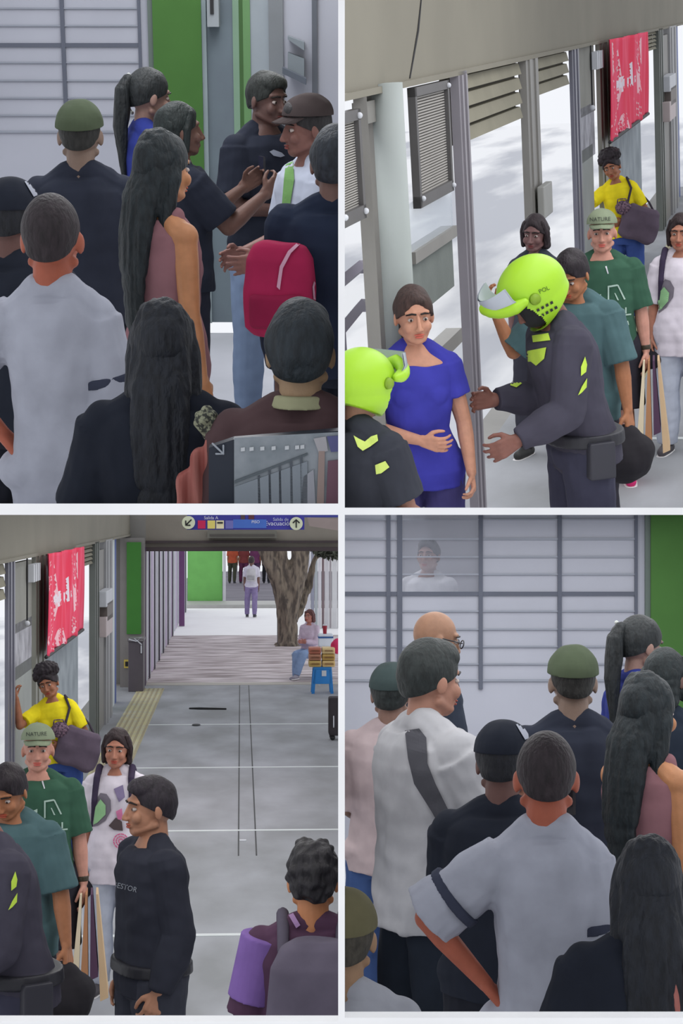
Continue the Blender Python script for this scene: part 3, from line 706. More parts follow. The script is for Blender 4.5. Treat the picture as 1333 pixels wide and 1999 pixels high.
# tree
bark = mat('bark', (134, 122, 108), c2=(84, 76, 70), scale=14, stretch=(1, 1, .25), bump=1.0, bscale=30, thr=(.4, .6)); 
def TP(px, py, d=41.0): return S.P(px, py, d)
g = G()
g.tube([TP(560, 1262), TP(562, 1225), TP(557, 1180), TP(548, 1140), TP(530, 1100), TP(512, 1062), TP(505, 1030)], [.24, .20, .22, .20, .17, .15, .14], 18)
g.tube([TP(562, 1215), TP(570, 1180), TP(578, 1140), TP(585, 1100), TP(588, 1050, 41), TP(592, 1020)], [.18, .19, .20, .21, .20, .18], 18)
g.tube([TP(566, 1150), TP(560, 1120), TP(548, 1085), TP(545, 1050)], [.17, .15, .12, .11], 14)
g.tube([TP(574, 1210, 41.2), TP(590, 1180, 41.4), TP(604, 1140, 41.6), TP(612, 1100, 41.6), TP(625, 1060, 41.6)], [.09, .10, .09, .08, .07], 12)
for a_ in range(5):
    an = a_*1.3; g.tube([TP(560, 1250), TP(560, 1262)+V3((.34*math.cos(an), .34*math.sin(an), -.02))], [.13, .05], 8)
me = remesh(g, .035, 2, lambda V, N: .035*nz(V*np.array([1, 1, .3]), 1.6)+.02*nz(V*np.array([1, 1, .3]), 4), (), [bark])
t = put(S, 'tree', me, S.M.copy(), None, 'large tree with rough grey-brown forked trunk in the court', 'tree')
def leaves(name, c, r, n, par, cl, sz=.07):
    g = G()
    for _ in range(n):
        v_ = V3(RNG.randn(3)); v_.normalize(); v_ = v_*RNG.rand()**.4; p = V3(c)+V3((v_.x*r[0], v_.y*r[1], v_.z*r[2])); R_ = Euler(tuple(RNG.rand(3)*6.28)).to_matrix(); s_ = sz*(.6+RNG.rand()*.8)
        g.add([p+R_ @ V3(q)*s_ for q in ((-1, 0, 0), (0, -.42, .1), (1, 0, 0), (0, .42, .1))], [(0, 1, 2, 3)])
    return solid(S, name, g, mat('leaf_%d' % cl[0], cl, scale=4, var=.5), parent=par)
leaves('foliage', TP(648, 1068), (.5, .3, .28), 900, t, (92, 96, 84)); leaves('foliage', TP(600, 1040), (.5, .3, .25), 500, t, (120, 126, 104))
g = G(); a = TP(541, 1176, 41.5); b = TP(556, 1256, 41.5); g.box((a.x, 41.4, 0), (b.x, 41.7, a.z)); solid(S, 'concrete_stump', g, plain((140, 138, 138)), 'low grey concrete block left of the tree trunk', 'concrete block', bevel=.01)
# hanging sign
d = 25.0; t = thing(S, 'overhead_sign', S.P(475, 1033, d), 'blue overhead sign with two round arrow discs hanging from the ceiling', 'sign')
def sbox(x0, y0, x1, y1, dd, m, name, par, th=.03, **k):
    a, b = S.P(x0, y0, dd), S.P(x1, y1, dd); g = G(); g.box((a.x, dd-.002, b.z), (b.x, dd+th, a.z)); return solid(S, name, g, m, parent=par, **k)
sbox(365, 985, 594, 1034, d, mat('sign_blue', (70, 66, 158), c2=(60, 60, 140), scale=2), 'sign_board', t, .08)
sbox(455, 1014, 520, 1031, d-.01, plain((70, 108, 190)), 'blue_field', t)
for x0, cc in ((386, (196, 36, 84)), (405, (222, 206, 112)), (422, (230, 220, 180)), (440, (110, 110, 176))): sbox(x0, 1016, x0+15, 1032, d-.01, plain(cc), 'colour_square', t)
sbox(424, 1019, 435, 1022, d-.02, darkm, 'black_bar', t); sbox(485, 1004, 496, 1015, d-.01, plain((90, 50, 60)), 'dark_bar', t); sbox(470, 1004, 478, 1014, d-.01, plain((80, 64, 70)), 'dark_bar', t)
[sbox(x, 900, x+2, 1006, d+.03, steel, 'hanger_rod', t) for x in (400, 560)]; sbox(590, 1003, 661, 1010, d, plain((66, 70, 150)), 'sign_arm', t)
for cx, cy, ang in ((368, 1020, 225), (578, 1022, 90)):
    c0 = S.P(cx, cy, d-.03); g = G(); g.tube([(c0.x, d-.06, c0.z), (c0.x, d-.03, c0.z)], [.088]*2, 32, True); dsc = solid(S, 'arrow_disc', g, plain((214, 220, 190)), parent=t)
    R_ = Ry(-ang); g = G()
    def q(x, z): return V3((c0.x, d-.066, c0.z))+R_ @ V3((x, 0, z))
    g.tube([q(-.05, 0), q(.05, 0)], [.009]*2, 6); g.tube([q(.012, .04), q(.052, 0), q(.012, -.04)], [.009]*3, 6); solid(S, 'arrow', g, darkm, parent=dsc)
flat_text(S, 'Salida A', S.P(412, 1011, d-.01), .06, plain((214, 214, 230)), 'lettering', t)
flat_text(S, 'PISO', S.P(499, 1019, d-.02), .055, plain((224, 226, 236)), 'lettering', t)
flat_text(S, 'Salida de', S.P(548, 1014, d-.01), .06, plain((190, 196, 226)), 'lettering', t); flat_text(S, 'Evacuación', S.P(544, 1022, d-.01), .085, plain((214, 218, 236)), 'lettering', t)
d = 31.5; a, b = S.P(405, 1036, d), S.P(540, 1050, d); g = G(); g.box((a.x, 31.4, b.z), (b.x, 31.78, a.z)); g.box((a.x+.04, 31.38, b.z+.03), (b.x-.04, 31.4, a.z-.06), 1)
solid(S, 'lintel_box', g, [plain((110, 108, 100)), plain((82, 78, 74))], 'long dark recessed light box on the lintel below the blue sign', 'light box')
g = G(); a, b, c_ = S.P(600, 1010, 27), S.P(661, 1014, 27), S.P(661, 1040, 27); k = S.P(604, 1027, 27); g.prism([(a.x, a.z), (b.x+.2, b.z), (c_.x+.2, c_.z), (k.x, k.z)], 'y', 27, 27.3); solid(S, 'trim_ceiling_edge', g, mat('pinkish_beam', (160, 146, 142), scale=3), kind='structure')
# debris on the floor
p = S.PZ(404, 1385); g = G(); g.tube([p+V3((-.26, .06, .012)), p+V3((-.1, 0, .014)), p+V3((.28, -.05, .012))], [.012, .02, .014], 8); solid(S, 'dark_strap', g, darkm, 'dark strap lying flat on the empty hall floor', 'strap')
p = S.PZ(383, 1416); g = G(); g.ell(p+V3((0, 0, .008)), (.06, .10, .01)); solid(S, 'dark_scrap', g, darkm, 'small dark scrap on the floor near the first pale joint', 'litter')
p = S.PZ(474, 1641); g = G(); g.box(p+V3((-.03, -.03, 0)), p+V3((.03, .03, .006))); solid(S, 'white_scrap', g, pale, 'tiny white scrap on the floor beside the slot', 'litter')
# vendor things at the right edge
d = 30.0; a = S.P(608, 1302, d); b = S.P(651, 1355, d); zt = a.z; x0, x1 = a.x, b.x
t = thing(S, 'blue_stool', ((x0+x1)/2, d+.2, 0), 'bright blue plastic stool carrying brown packages at the right edge', 'stool')
blue = plain((46, 126, 196), .4); xm = (x0+x1)/2
g = G(); g.box((x0+.03, d, zt-.04), (x1-.03, d+.36, zt)); g.prism([(x0+.04, zt-.04), (x1-.04, zt-.04), (x1-.02, zt-.28), (x0+.02, zt-.28)], 'y', d, d+.02); g.prism([(x0+.04, zt-.04), (x1-.04, zt-.04), (x1-.02, zt-.28), (x0+.02, zt-.28)], 'y', d+.34, d+.36); solid(S, 'seat', g, blue, parent=t, bevel=.008)
for sx in (0, 1):
    for yy in (d, d+.31):
        xx = x0+.03 if sx == 0 else x1-.08; fx = -.03 if sx == 0 else .03; g = G()
        g.add([(xx, yy, zt-.04), (xx+.05, yy, zt-.04), (xx+.05, yy+.05, zt-.04), (xx, yy+.05, zt-.04), (xx+fx, yy, 0), (xx+.05+fx, yy, 0), (xx+.05+fx, yy+.05, 0), (xx+fx, yy+.05, 0)], [(0, 1, 2, 3), (7, 6, 5, 4), (0, 4, 5, 1), (1, 5, 6, 2), (2, 6, 7, 3), (3, 7, 4, 0)])
        solid(S, 'leg', g, blue, parent=t)
sbox(628, 1309, 637, 1320, d-.01, pale, 'white_label', t, .01)
cols = [(190, 160, 96), (206, 176, 120), (170, 120, 96), (184, 150, 84), (176, 108, 88), (214, 190, 140)]
k = 0
lab = {0: 'left of the pair on the bottom row', 1: 'right of the pair on the bottom row', 2: 'left of the pair in the middle row', 3: 'right of the pair in the middle row', 4: 'left of the pair on top', 5: 'right of the pair on top'}
for r_ in range(3):
    for c_i in range(2):
        xa = S.P(603+c_i*26, 1300, d).x; xb = S.P(627+c_i*27, 1300, d).x; z0 = zt+r_*.105; g = G(); g.box((xa, d-.02+.02*r_, z0), (xb, d+.34, z0+.10)); g.box((xa+.02, d-.024+.02*r_, z0+.035), (xb-.02, d-.02+.02*r_, z0+.06), 1)
        solid(S, 'snack_package', g, [plain(cols[k]), plain((120, 84, 60))], 'brown package on the blue stool, '+lab[k], 'package', 'packages on the blue stool', bevel=.02); k += 1
d = 31.2; a = S.P(622, 1238, d); b = S.P(650, 1262, d); t = thing(S, 'white_cooler', (a.x+.12, d, 0), 'white cooler box with blue band on a thin legged stand', 'cooler')
g = G(); g.box((a.x, d, b.z), (b.x, d+.3, a.z)); solid(S, 'cooler_box', g, plain((216, 222, 230)), parent=t, bevel=.02); g = G(); g.box((a.x-.005, d-.006, a.z-.07), (b.x+.005, d+.306, a.z-.04)); solid(S, 'blue_band', g, plain((60, 96, 150)), parent=t)
for xx in (a.x+.01, b.x-.03):
    for yy in (d+.01, d+.27): g = G(); g.box((xx, yy, 0), (xx+.02, yy+.02, b.z)); solid(S, 'leg', g, pale, parent=t)
p = S.P(634, 1229, 31.3); p.z = a.z; g = G(); g.tube([p, p+V3((0, 0, .14))], [.03, .04], 16, True, 0); g.tube([p+V3((0, 0, .14)), p+V3((0, 0, .16))], [.043, .03], 16, True, 1); g.tube([p+V3((0, 0, .15)), p+V3((.02, 0, .24))], [.005]*2, 6, True, 1)
solid(S, 'drink_cup', g, [plain((150, 40, 56)), pale], 'dark red drink cup with a straw standing on the white cooler', 'cup')
p = S.P(655, 1256, 30.9); g = G(); g.ell((p.x, 30.25, p.z), (.12, .10, .12)); g.tube([(p.x, 30.25, p.z-.05), (p.x-.02, 30.2, zt+.36)], [.08, .07], 10); me = remesh(g, .012, 2, lambda V, N: .01*nz(V, 4), (), [cloth((206, 60, 104))]); put(S, 'pink_cloth', me, S.M.copy(), None, 'bright pink cloth bundle heaped at the right edge above packages', 'cloth bundle')
# black suitcase at the right edge
p = S.PZ(652, 1446, .0); d = p.y; a = S.P(642, 1362, d); g = G(); g.box((a.x, d, .06), (a.x+.34, d+.24, a.z)); t = thing(S, 'suitcase', (a.x+.17, d+.1, 0), 'black suitcase cut off by the right edge of the lower left view', 'suitcase')
solid(S, 'shell', g, mat('suitcase_black', (52, 48, 52), scale=10), parent=t, bevel=.03)
g = G(); g.ell((a.x+.05, d+.05, .035), .035); g.ell((a.x+.05, d+.2, .035), .035); solid(S, 'wheel', g, darkm, parent=t)
g = G(); g.tube([(a.x+.06, d-.01, a.z-.38), (a.x+.06, d-.025, a.z-.36), (a.x+.06, d-.025, a.z-.26), (a.x+.06, d-.01, a.z-.24)], [.008]*4, 6); solid(S, 'handle', g, pale, parent=t)
# ---------------------------------------------------------------- the pale panelled hall (seen in the upper left and lower right rooms)
pw = mat('panel_white', (166, 168, 178), c2=(158, 160, 170), scale=1.2, bump=.02, rough=.9); ln = plain((140, 144, 154), .8); dk = plain((88, 92, 104), .7)
def back_room(S, ox, oy, xl, xr):
    """ox, oy: how far this view is shifted from the lower right one"""
    d = 12.0
    def B(x0, y0, x1, y1, dd0, dd1, m, name, mi=None):
        a, b = S.P(x0+ox, y0+oy, d), S.P(x1+ox, y1+oy, d); g = G(); g.box((S.P(x0+ox, 1180+oy, d).x, d-dd0, max(0, b.z)), (S.P(x1+ox, 1180+oy, d).x, d+dd1, a.z)); return solid(S, name, g, m, kind='structure')
    bot = S.P(0, 1700+oy, d).z
    def W(x0, x1, y0, y1, m=pw, name='wall_back'):
        a, b = S.P(x0+ox, y0+oy, d), S.P(x1+ox, y1+oy, d); g = G(); g.box((S.P(x0+ox, 1180+oy, d).x, d, max(0, b.z)), (S.P(x1+ox, 1180+oy, d).x, d+.12, a.z)); return solid(S, name, g, m, kind='structure')
    g = G(); g.box((-4, 4.2, -.1), (4.5, 12.0, 0)); solid(S, 'floor', g, mat('pale_floor', (176, 178, 186), c2=(164, 166, 174), scale=1.5, bump=.02), kind='structure')
    if xl < 800:
        W(xl, 782, 960, 1700); W(936, 1258, 960, 1700); W(782, 936, 1159, 1700)
        g = G(); a, b = S.P(782, 960, d), S.P(936, 1159, d); g.box((a.x, d+.01, b.z), (b.x, d+.02, a.z)); solid(S, 'window_2', g, glass('frosted_pane', (168, 170, 182), .22), kind='structure')
        g = G(); g.box((-2, 16, 0), (3, 16.1, 5)); solid(S, 'wall_far', g, mat('far_wall', (176, 178, 188), scale=1, bump=0), kind='structure')
        g = G(); g.box((-2, 13.4, 0), (3, 15.9, .40)); solid(S, 'floor_raised', g, steel, kind='structure')
    else: W(xl, 1258, 960, 1700)
    for y, th, mm in ((1014, 1.5, ln), (1052, 2, ln), (1087, 1.5, ln), (1121, 1.5, ln), (1159, 4, dk), (1193, 1.5, ln), (1228, 1.5, ln), (1262, 1.5, ln), (1296, 1.5, ln), (1328, 2, ln)):
        B(xl, y-th, 1242, y+th, .012, 0, mm, 'trim_panel_seam')
    for x, th in ((758, 4), (780, 5), (938, 4), (1092, 4), (1241, 3)):
        if x > xl: B(x-th, 960, x+th, 1345, .015, 0, dk, 'trim_upright')
    # green bay
    B(1258, 960, 1268, 1600, .03, .1, plain((92, 104, 98)), 'trim_green_edge'); B(1268, 960, 1362, 1700, .05, .1, plain((64, 104, 48), .8), 'wall_green_bay')
    if ox:
        B(1362, 960, 1371, 1700, .03, .1, plain((136, 148, 152)), 'trim_white_edge')
        B(1371, 960, 1422, 1700, .0, .1, mat('grey_teal_glass', (110, 124, 130), c2=(98, 108, 116), scale=2, bump=0), 'wall_grey_bay')
        B(1422, 960, 1434, 1700, .01, .1, plain((118, 146, 124)), 'trim_pale_green'); B(1434, 960, 1442, 1700, .01, .1, plain((60, 92, 50)), 'trim_dark_green'); B(1442, 960, 1456, 1700, .01, .1, plain((96, 134, 88)), 'trim_mid_green')
        B(1456, 960, 1492, 1700, 0, .1, plain((142, 150, 156)), 'wall_white_bay'); B(1492, 960, 1520, 1700, .03, .1, plain((116, 120, 124)), 'trim_grey_pier')
        B(1520, 960, 1576, 1700, 0, .1, pw, 'wall_white_bay_right'); B(1576, 960, 1586, 1700, .03, .1, plain((92, 96, 104)), 'trim_dark_upright'); B(1586, 960, 1720, 1700, 0, .1, pw, 'wall_end_bay')
        for i, (y0, y1, x1) in enumerate(((60, 76, 594), (92, 140, 594))):
            g = G(); p = [S.P(x, y, 11.9) for x, y in ((562, y0+10), (x1, y0+22), (x1, y1+22), (562, y1))]; g.prism([(q.x, q.z) for q in p], 'y', 11.84, 11.99)
            solid(S, 'wall_bracket', g, plain((120, 128, 134)), ('upper' if i == 0 else 'lower')+' grey slanted panel fixed on the white wall right of the pier', 'wall panel')
        g = G(); p = [S.P(x, y, 11.8) for x, y in ((552, 130), (598, 152), (598, 164), (552, 142))]; g.prism([(q.x, q.z) for q in p], 'y', 11.7, 11.83); solid(S, 'slanted_bar', g, plain((84, 90, 100)), 'dark slanted bar below the grey wall panels', 'bar')
        g = G(); a, b = S.P(404, -20, 11.9), S.P(428, 52, 11.9); g.box((a.x, 11.86, b.z), (b.x, 11.99, a.z)); a, b = S.P(408, -20, 11.8), S.P(416, 28, 11.8); g.box((a.x, 11.85, b.z), (b.x, 11.86, a.z), 1)
        solid(S, 'wall_notice', g, [plain((140, 146, 150)), darkm], 'pale grey notice with a dark mark high beside the green bay', 'notice')
back_room(BR, 0, 0, 600, 1333)
back_room(TL, -967, -1071, 900, 1650)
lamp(TL, (0.0, 8, 4.2), (4, 5), 35); lamp(BR, (1.15, 8.6, 2.284), (2.1, 6.2), 75)  # lower right lamp is added under the slab to brighten the dim back wall
# ---------------------------------------------------------------- everyone
def DH(S, px, py, H):
    r = S.ray(px, py); return (H-S.h)*r.y/r.z
def who(S, px, py, H, label, **k): return person(S, px, py, DH(S, px, py, H), label, **k)
BLK = (34, 38, 46); DH_ = (30, 30, 33)
def helmet(o, S, visor=True):
    hh, hr, ch, MW, root = o['hh'], o['hr'], o['child'], o['MW'], o['root']
    g = G(); g.ell(hh((0, .006, 1.668)), (.118, .150, .134), hr, 36, 24); g.ell(hh((0, .0, 1.615)), (.112, .140, .108), hr, 30, 20)
    lime = mat('helmet_lime', (150, 194, 44), rough=.35, var=.05, scale=3, bump=0)
    me = remesh(g, .007, 3, None, [(hh((0, 0, 1.553)), (hr @ V3((0, .28, -1))).normalized())], [lime])
    bm = bmesh.new(); bm.from_mesh(me); inv = hr.inverted(); hp = hh((0, 0, 1.62))
    kill = [f for f in bm.faces if (lambda p: p.y < -.055 and -.075 < p.z < .065 and abs(p.x) < .100)(inv @ (f.calc_center_median()-hp))]
    bmesh.ops.delete(bm, geom=kill, context='FACES'); bm.to_mesh(me); bm.free()
    hm = put(S, 'helmet', me, MW, root)
    g = G(); g.ell(hh((0, .01, 1.66)), (.110, .136, .122), hr, 24, 16); g.ell(hh((0, .01, 1.60)), (.102, .128, .080), hr, 24, 16)
    me = remesh(g, .009, 1, None, [(hh((0, -.10, 1.60)), (hr @ V3((0, -1, .1))).normalized()), (hh((0, 0, 1.565)), (hr @ V3((0, .28, -1))).normalized())], [plain((30, 30, 32), .8)]); put(S, 'liner', me, MW, hm)
    g = G(); pts = [hh((math.sin(t)*.122, -math.cos(t)*.150-.03, 1.750-.06*abs(math.sin(t)))) for t in [math.radians(a) for a in range(-75, 76, 15)]]
    g.tube(pts, [.020]+[.030]*9+[.020], 12); cb = remesh(g, .008, 2, None, (), [lime]); cbo = put(S, 'chin_bar', cb, MW, hm)
    g = G(); n = 14; v = []
    for z, r in ((1.69, .160), (1.74, .182), (1.79, .168)):
        for t in [math.radians(-60+120*i/n) for i in range(n+1)]: v.append(hh((math.sin(t)*r*.80, -math.cos(t)*r-.012, z)))
    f = [(j*(n+1)+i, j*(n+1)+i+1, (j+1)*(n+1)+i+1, (j+1)*(n+1)+i) for j in range(2) for i in range(n)]
    nn = len(v); v += [p+hr @ V3((0, .006, -.002)) for p in v]; f += [tuple(reversed([q+nn for q in k])) for k in f]
    g.add(v, f); put(S, 'visor', g.mesh('visor', [plain((170, 176, 186), .15)], True), MW, hm)
    for sx in (1, -1):
        g = G(); c = hh((sx*.114, -.03, 1.67)); ax = hr @ V3((sx, 0, 0)); g.tube([c, c+ax*.014], [.026, .022], 20, True); put(S, 'pivot', g.mesh('pivot', [plain((120, 150, 40), .4)], True), MW, hm)
    return hm
def backpack(S, o, c, size, col, label, zrot=0, straps=True):
    """hangs on a person's back; c is the centre in the person's own axes (s=1)"""
    g = G(); w_, d_, h_ = size; cx, cy, cz = c; tt = o['tt']
    T = Matrix.Translation(tt((cx, cy, cz))-o['Tm'] @ V3((cx, cy, cz))) @ o['Tm'].to_4x4()
    g.loft([(cx, cy, cz-h_/2, w_*.40, d_*.38), (cx, cy+.01, cz-h_*.42, w_*.5, d_*.5), (cx, cy+.012, cz, w_*.5, d_*.52), (cx, cy+.0, cz+h_*.32, w_*.46, d_*.45), (cx, cy-.01, cz+h_*.45, w_*.36, d_*.34), (cx, cy-.01, cz+h_*.5, w_*.22, d_*.22)], T=T, e=3)
    me = remesh(g, .009, 3, lambda V, N: .006*nz(V*np.array([1, 1, .5]), 3.5), (), [cloth(col)])
    bp = put(S, 'backpack', me, o['MW'], None, label, 'backpack')
    if bp is None: return None
    g = G(); g.loft([(cx, cy+d_*.5, cz-h_*.40, w_*.34, d_*.10), (cx, cy+d_*.54, cz-h_*.36, w_*.38, d_*.16), (cx, cy+d_*.54, cz-h_*.06, w_*.38, d_*.16), (cx, cy+d_*.5, cz-h_*.02, w_*.34, d_*.10)], T=T, e=3)
    me = remesh(g, .009, 2, None, (), [cloth(tuple(int(v*.85) for v in col))]); put(S, 'front_pocket', me, o['MW'], bp)
    if straps:
        for sx in (1, -1):
            g = G(); g.tube([tt((sx*.10, cy-d_*.2, cz+h_*.40)), tt((sx*.105, .06, 1.475)), tt((sx*.11, -.01, 1.505)), tt((sx*.115, -.09, 1.44)), tt((sx*.125, -.125, 1.30)), tt((sx*.15, -.06, 1.12))], [.021, .023, .024, .023, .021, .012], 10)
            me = remesh(g, .007, 1, None, (), [cloth(tuple(int(v*.9) for v in col))]); put(S, 'strap', me, o['MW'], bp)
    return bp
def held(S, name, o, g, m, label, cat, v=.006, sm=1, dfn=None):
    me = remesh(g, v, sm, dfn, (), [m]); return put(S, name, me, o['MW'], None, label, cat)
def wrist(o, k): return o['J'][k][2], o['J'][k][3]

# ---- people that both views of the station hall show
def hall_people(S, dx, dy, tag):
    left = S is LL
    # man in green T-shirt and cap
    o = who(S, 1174+dx, 414+dy, 1.74, 'older man in a dark green T-shirt and grey cap, '+tag, yaw=4, wide=1.18, belly=.05, skn=(196, 142, 124), hair=None, hat=('cap', (132, 142, 118)), vox=.0055,
            top=dict(c=(58, 92, 74), hem=.84, ease=.022, len=.9), bottom=dict(c=(48, 46, 54), kind='short', ease=.03), shoes=(208, 44, 112), L=((.20, .0, -1), (.10, -.12, -1)), R=HANG)
    t_ = o['top']; wt_ = plain((168, 190, 178), .9)
    for poly in (((1187, 558), (1205, 555), (1207, 558), (1190, 561)), ((1204, 556), (1207, 556), (1221, 584), (1218, 585)), ((1186, 558), (1189, 558), (1189, 592), (1186, 592)), ((1199, 572), (1201, 572), (1208, 586), (1205, 586)),
                 ((1205, 602), (1212, 600), (1212, 603), (1206, 604)), ((1208, 604), (1211, 604), (1214, 618), (1211, 618)), ((1212, 614), (1232, 612), (1232, 615), (1212, 617)), ((1220, 600), (1223, 600), (1223, 612), (1220, 612)), ((1216, 628), (1226, 626), (1228, 634), (1218, 637)), ((1164, 578), (1173, 574), (1173, 581), (1165, 583))):
        px_patch(S, t_, [(x+dx, y+dy) for x, y in poly], wt_, 'shirt_print', .008, 4)
    px_patch(S, t_, [(1181+dx, 520+dy), (1184+dx, 519+dy), (1188+dx, 534+dy), (1186+dx, 535+dy)], pale, 'cord_end', .008, 4)
    px_text(S, o.get('hat'), 'NATURE', 1171+dx, 428+dy, 8, plain((60, 66, 56)), 'cap_lettering', -2)
    w_, f_ = wrist(o, 'L'); g = G(); g.tube([w_-f_*.035, w_-f_*.005], [.036, .034], 18, True); held(S, 'wristwatch', o, g, plain((60, 52, 40), .3), 'dark wristwatch worn by the man in green, '+tag, 'watch')
    b0 = w_+f_*.13
    for i, (cc, ln_, lb) in enumerate((((222, 206, 176), .50, 'cream folded sheet'), ((178, 128, 92), .46, 'brown folded sheet'), ((86, 62, 84), .40, 'dark purple folded sheet'), ((206, 176, 140), .52, 'tan folded sheet'))):
        g = G(); x = -.03+.030*i; g.add([V3((b0.x+x, b0.y-.10, b0.z+.08)), V3((b0.x+x+.012, b0.y-.10, b0.z+.08)), V3((b0.x+x+.012, b0.y+.10, b0.z+.08)), V3((b0.x+x, b0.y+.10, b0.z+.08)),
              V3((b0.x+x*1.9-.03, b0.y-.13, b0.z-ln_)), V3((b0.x+x*1.9+.016, b0.y-.13, b0.z-ln_+.02)), V3((b0.x+x*1.9+.016, b0.y+.12, b0.z-ln_+.02)), V3((b0.x+x*1.9-.03, b0.y+.12, b0.z-ln_))],
              [(0, 1, 2, 3), (7, 6, 5, 4), (0, 4, 5, 1), (1, 5, 6, 2), (2, 6, 7, 3), (3, 7, 4, 0)])
        put(S, 'paper_sheet', g.mesh('paper_sheet', [plain(cc, .9)]), o['MW'], None, lb+' carried by the man in green, '+tag, 'paper', 'folded sheets carried by the man in green')
    # woman in yellow
    o = who(S, 1186+dx, 303+dy, 1.62, 'woman in a bright yellow top with one hand raised, '+tag, yaw=-6, sex='f', side=-9, head=(-4, 10, -6), skn=(158, 104, 78), hair=('puff', (44, 36, 42)), vox=.0055,
            top=dict(c=(232, 214, 40), hem=.90, ease=.016, len=.8), bottom=dict(c=(62, 84, 146)), shoes=(60, 60, 66), R=((.38, -.70, -.35), (.12, -.02, 1)), L=((.50, .02, -.85), (-.85, -.45, -.38)), curl=(25, 45))
    tt = o['tt']
    g = G(); T = Matrix.Translation(tt((.20, -.13, 1.03))) @ Ry(18).to_4x4()
    g.loft([(0, 0, -.20, .15, .055), (0, 0, -.17, .19, .075), (0, 0, 0, .20, .085), (0, 0, .12, .17, .07), (0, 0, .155, .13, .045)], T=T, e=2.8)
    me = remesh(g, .008, 3, lambda V, N: .010*nz(V, 3), (), [cloth((96, 84, 98))]); bag = put(S, 'shoulder_bag', me, o['MW'], None, 'large dusky purple shoulder bag of the woman in yellow, '+tag, 'bag')
    g = G(); g.tube([tt((.12, -.02, 1.49)), tt((.16, -.09, 1.38)), tt((.10, -.15, 1.22)), tt((.08, -.16, 1.15))], [.012]*4, 8); g.tube([tt((.12, -.02, 1.49)), tt((.17, .06, 1.38)), tt((.30, -.02, 1.2)), tt((.36, -.12, 1.08))], [.011]*4, 8); put(S, 'strap', g.mesh('strap', [cloth((62, 56, 66))], True), o['MW'], bag)
    g = G(); g.ell(tt((.06, -.165, 1.20)), (.085, .05, .075)); g.tube([tt((-.01, -.15, 1.22)), tt((.02, -.17, 1.30)), tt((.10, -.17, 1.29)), tt((.13, -.16, 1.2))], [.008]*4, 8)
    held(S, 'checked_pouch', o, g, mat('check_pouch', (120, 96, 110), c2=(66, 52, 66), scale=60, thr=(.45, .55)), 'small dark checked pouch against the yellow top, '+tag, 'pouch', .006, 1, lambda V, N: .004*nz(V, 8))
    # young man in teal
    o = who(S, 1105+dx, 497+dy, 1.72, 'young man in a grey teal T-shirt looking down, '+tag, yaw=-14, head=(-4, 24, 0), skn=(168, 112, 78), hair=('volume', (40, 32, 38)), wide=1.12, vox=.0055, lean=4,
            top=dict(c=(78, 104, 108), ease=.03, len=.95, hem=.80), bottom=dict(c=(58, 56, 64)), shoes=(60, 60, 66), R=((.62, -.30, -.72), (.36, -.15, .95)), L=((.28, -.05, -1), (.16, -.12, -1)), curl=(30, 35))
    w_, f_ = wrist(o, 'L'); g = G(); g.ell(w_+V3((-.02, -.02, -.25)), (.17, .15, .15)); g.ell(w_+V3((-.02, -.02, -.15)), (.10, .10, .08)); g.tube([w_+f_*.12, w_+V3((-.02, -.02, -.12))], [.02, .05], 8)
    held(S, 'black_bag', o, g, cloth((44, 42, 46)), 'bulging black bag held by the young man in teal, '+tag, 'bag', .009, 2, lambda V, N: .012*nz(V, 2.5))
    # woman in the white printed shirt
    o = who(S, 1330+dx, 419+dy, 1.62, 'woman in a white shirt with floral prints, '+tag, yaw=-6, sex='f', head=(0, 4, 3), skn=(176, 120, 98), hair=('bob', (52, 38, 40)), wide=1.05, vox=.0055,
            top=dict(c=(222, 214, 224), ease=.03, len=.95, hem=.74), bottom=dict(c=(186, 192, 206), ease=.035), shoes=(80, 76, 80), L=HANG, R=((.22, .05, -1), (.02, -.2, -1)))
    t_ = o['top']
    if left:
        for poly, cc, of in ((((188, 1560), (196, 1548), (208, 1550), (216, 1562), (217, 1582), (206, 1602), (190, 1612), (182, 1614), (180, 1606)), (118, 112, 122), .008), (((186, 1576), (196, 1560), (206, 1572), (206, 1590), (190, 1606), (182, 1610)), (150, 196, 144), .013),
                             (((222, 1540), (240, 1532), (244, 1556), (232, 1566)), (130, 118, 150), .008), (((212, 1612), (226, 1596), (238, 1604), (240, 1622), (222, 1620)), (86, 74, 76), .008), (((226, 1584), (238, 1578), (240, 1600), (230, 1600)), (206, 120, 160), .010)):
            px_patch(S, t_, list(poly), plain(cc, .9), 'floral_print', of, 5)
        for r0 in (3, 8, 13):
            for a in range(0, 360, 30):
                t0, t1 = math.radians(a), math.radians(a+26); px_patch(S, t_, [(236+math.cos(t)*r, 1642+math.sin(t)*r) for r, t in ((r0, t0), (r0, t1), (r0+2.4, t1), (r0+2.4, t0))], plain((206, 96, 140), .9), 'spiral_print', .009, 4)
    else:
        px_patch(S, t_, [(1290, 555), (1298, 545), (1308, 548), (1316, 562), (1314, 580), (1300, 600), (1284, 612), (1280, 604)], plain((118, 112, 122), .9), 'floral_print', .008, 5)
        px_patch(S, t_, [(1286, 572), (1296, 560), (1306, 572), (1304, 588), (1290, 604), (1282, 608)], plain((150, 196, 144), .9), 'floral_print', .013, 5)
    backpack(S, o, (0, .17, 1.24), (.27, .14, .36), (70, 60, 84), 'dark backpack worn over the white printed shirt, '+tag)
    w_, f_ = wrist(o, 'R'); g = G(); g.ell(w_+V3((-.02, -.05, -.16)), (.11, .07, .07)); g.tube([w_+f_*.1, w_+V3((0, -.03, -.14))], [.015, .03], 8)
    held(S, 'black_pouch', o, g, cloth((38, 36, 42)), 'small black pouch held by the woman in prints, '+tag, 'pouch', .008, 1, lambda V, N: .008*nz(V, 4))

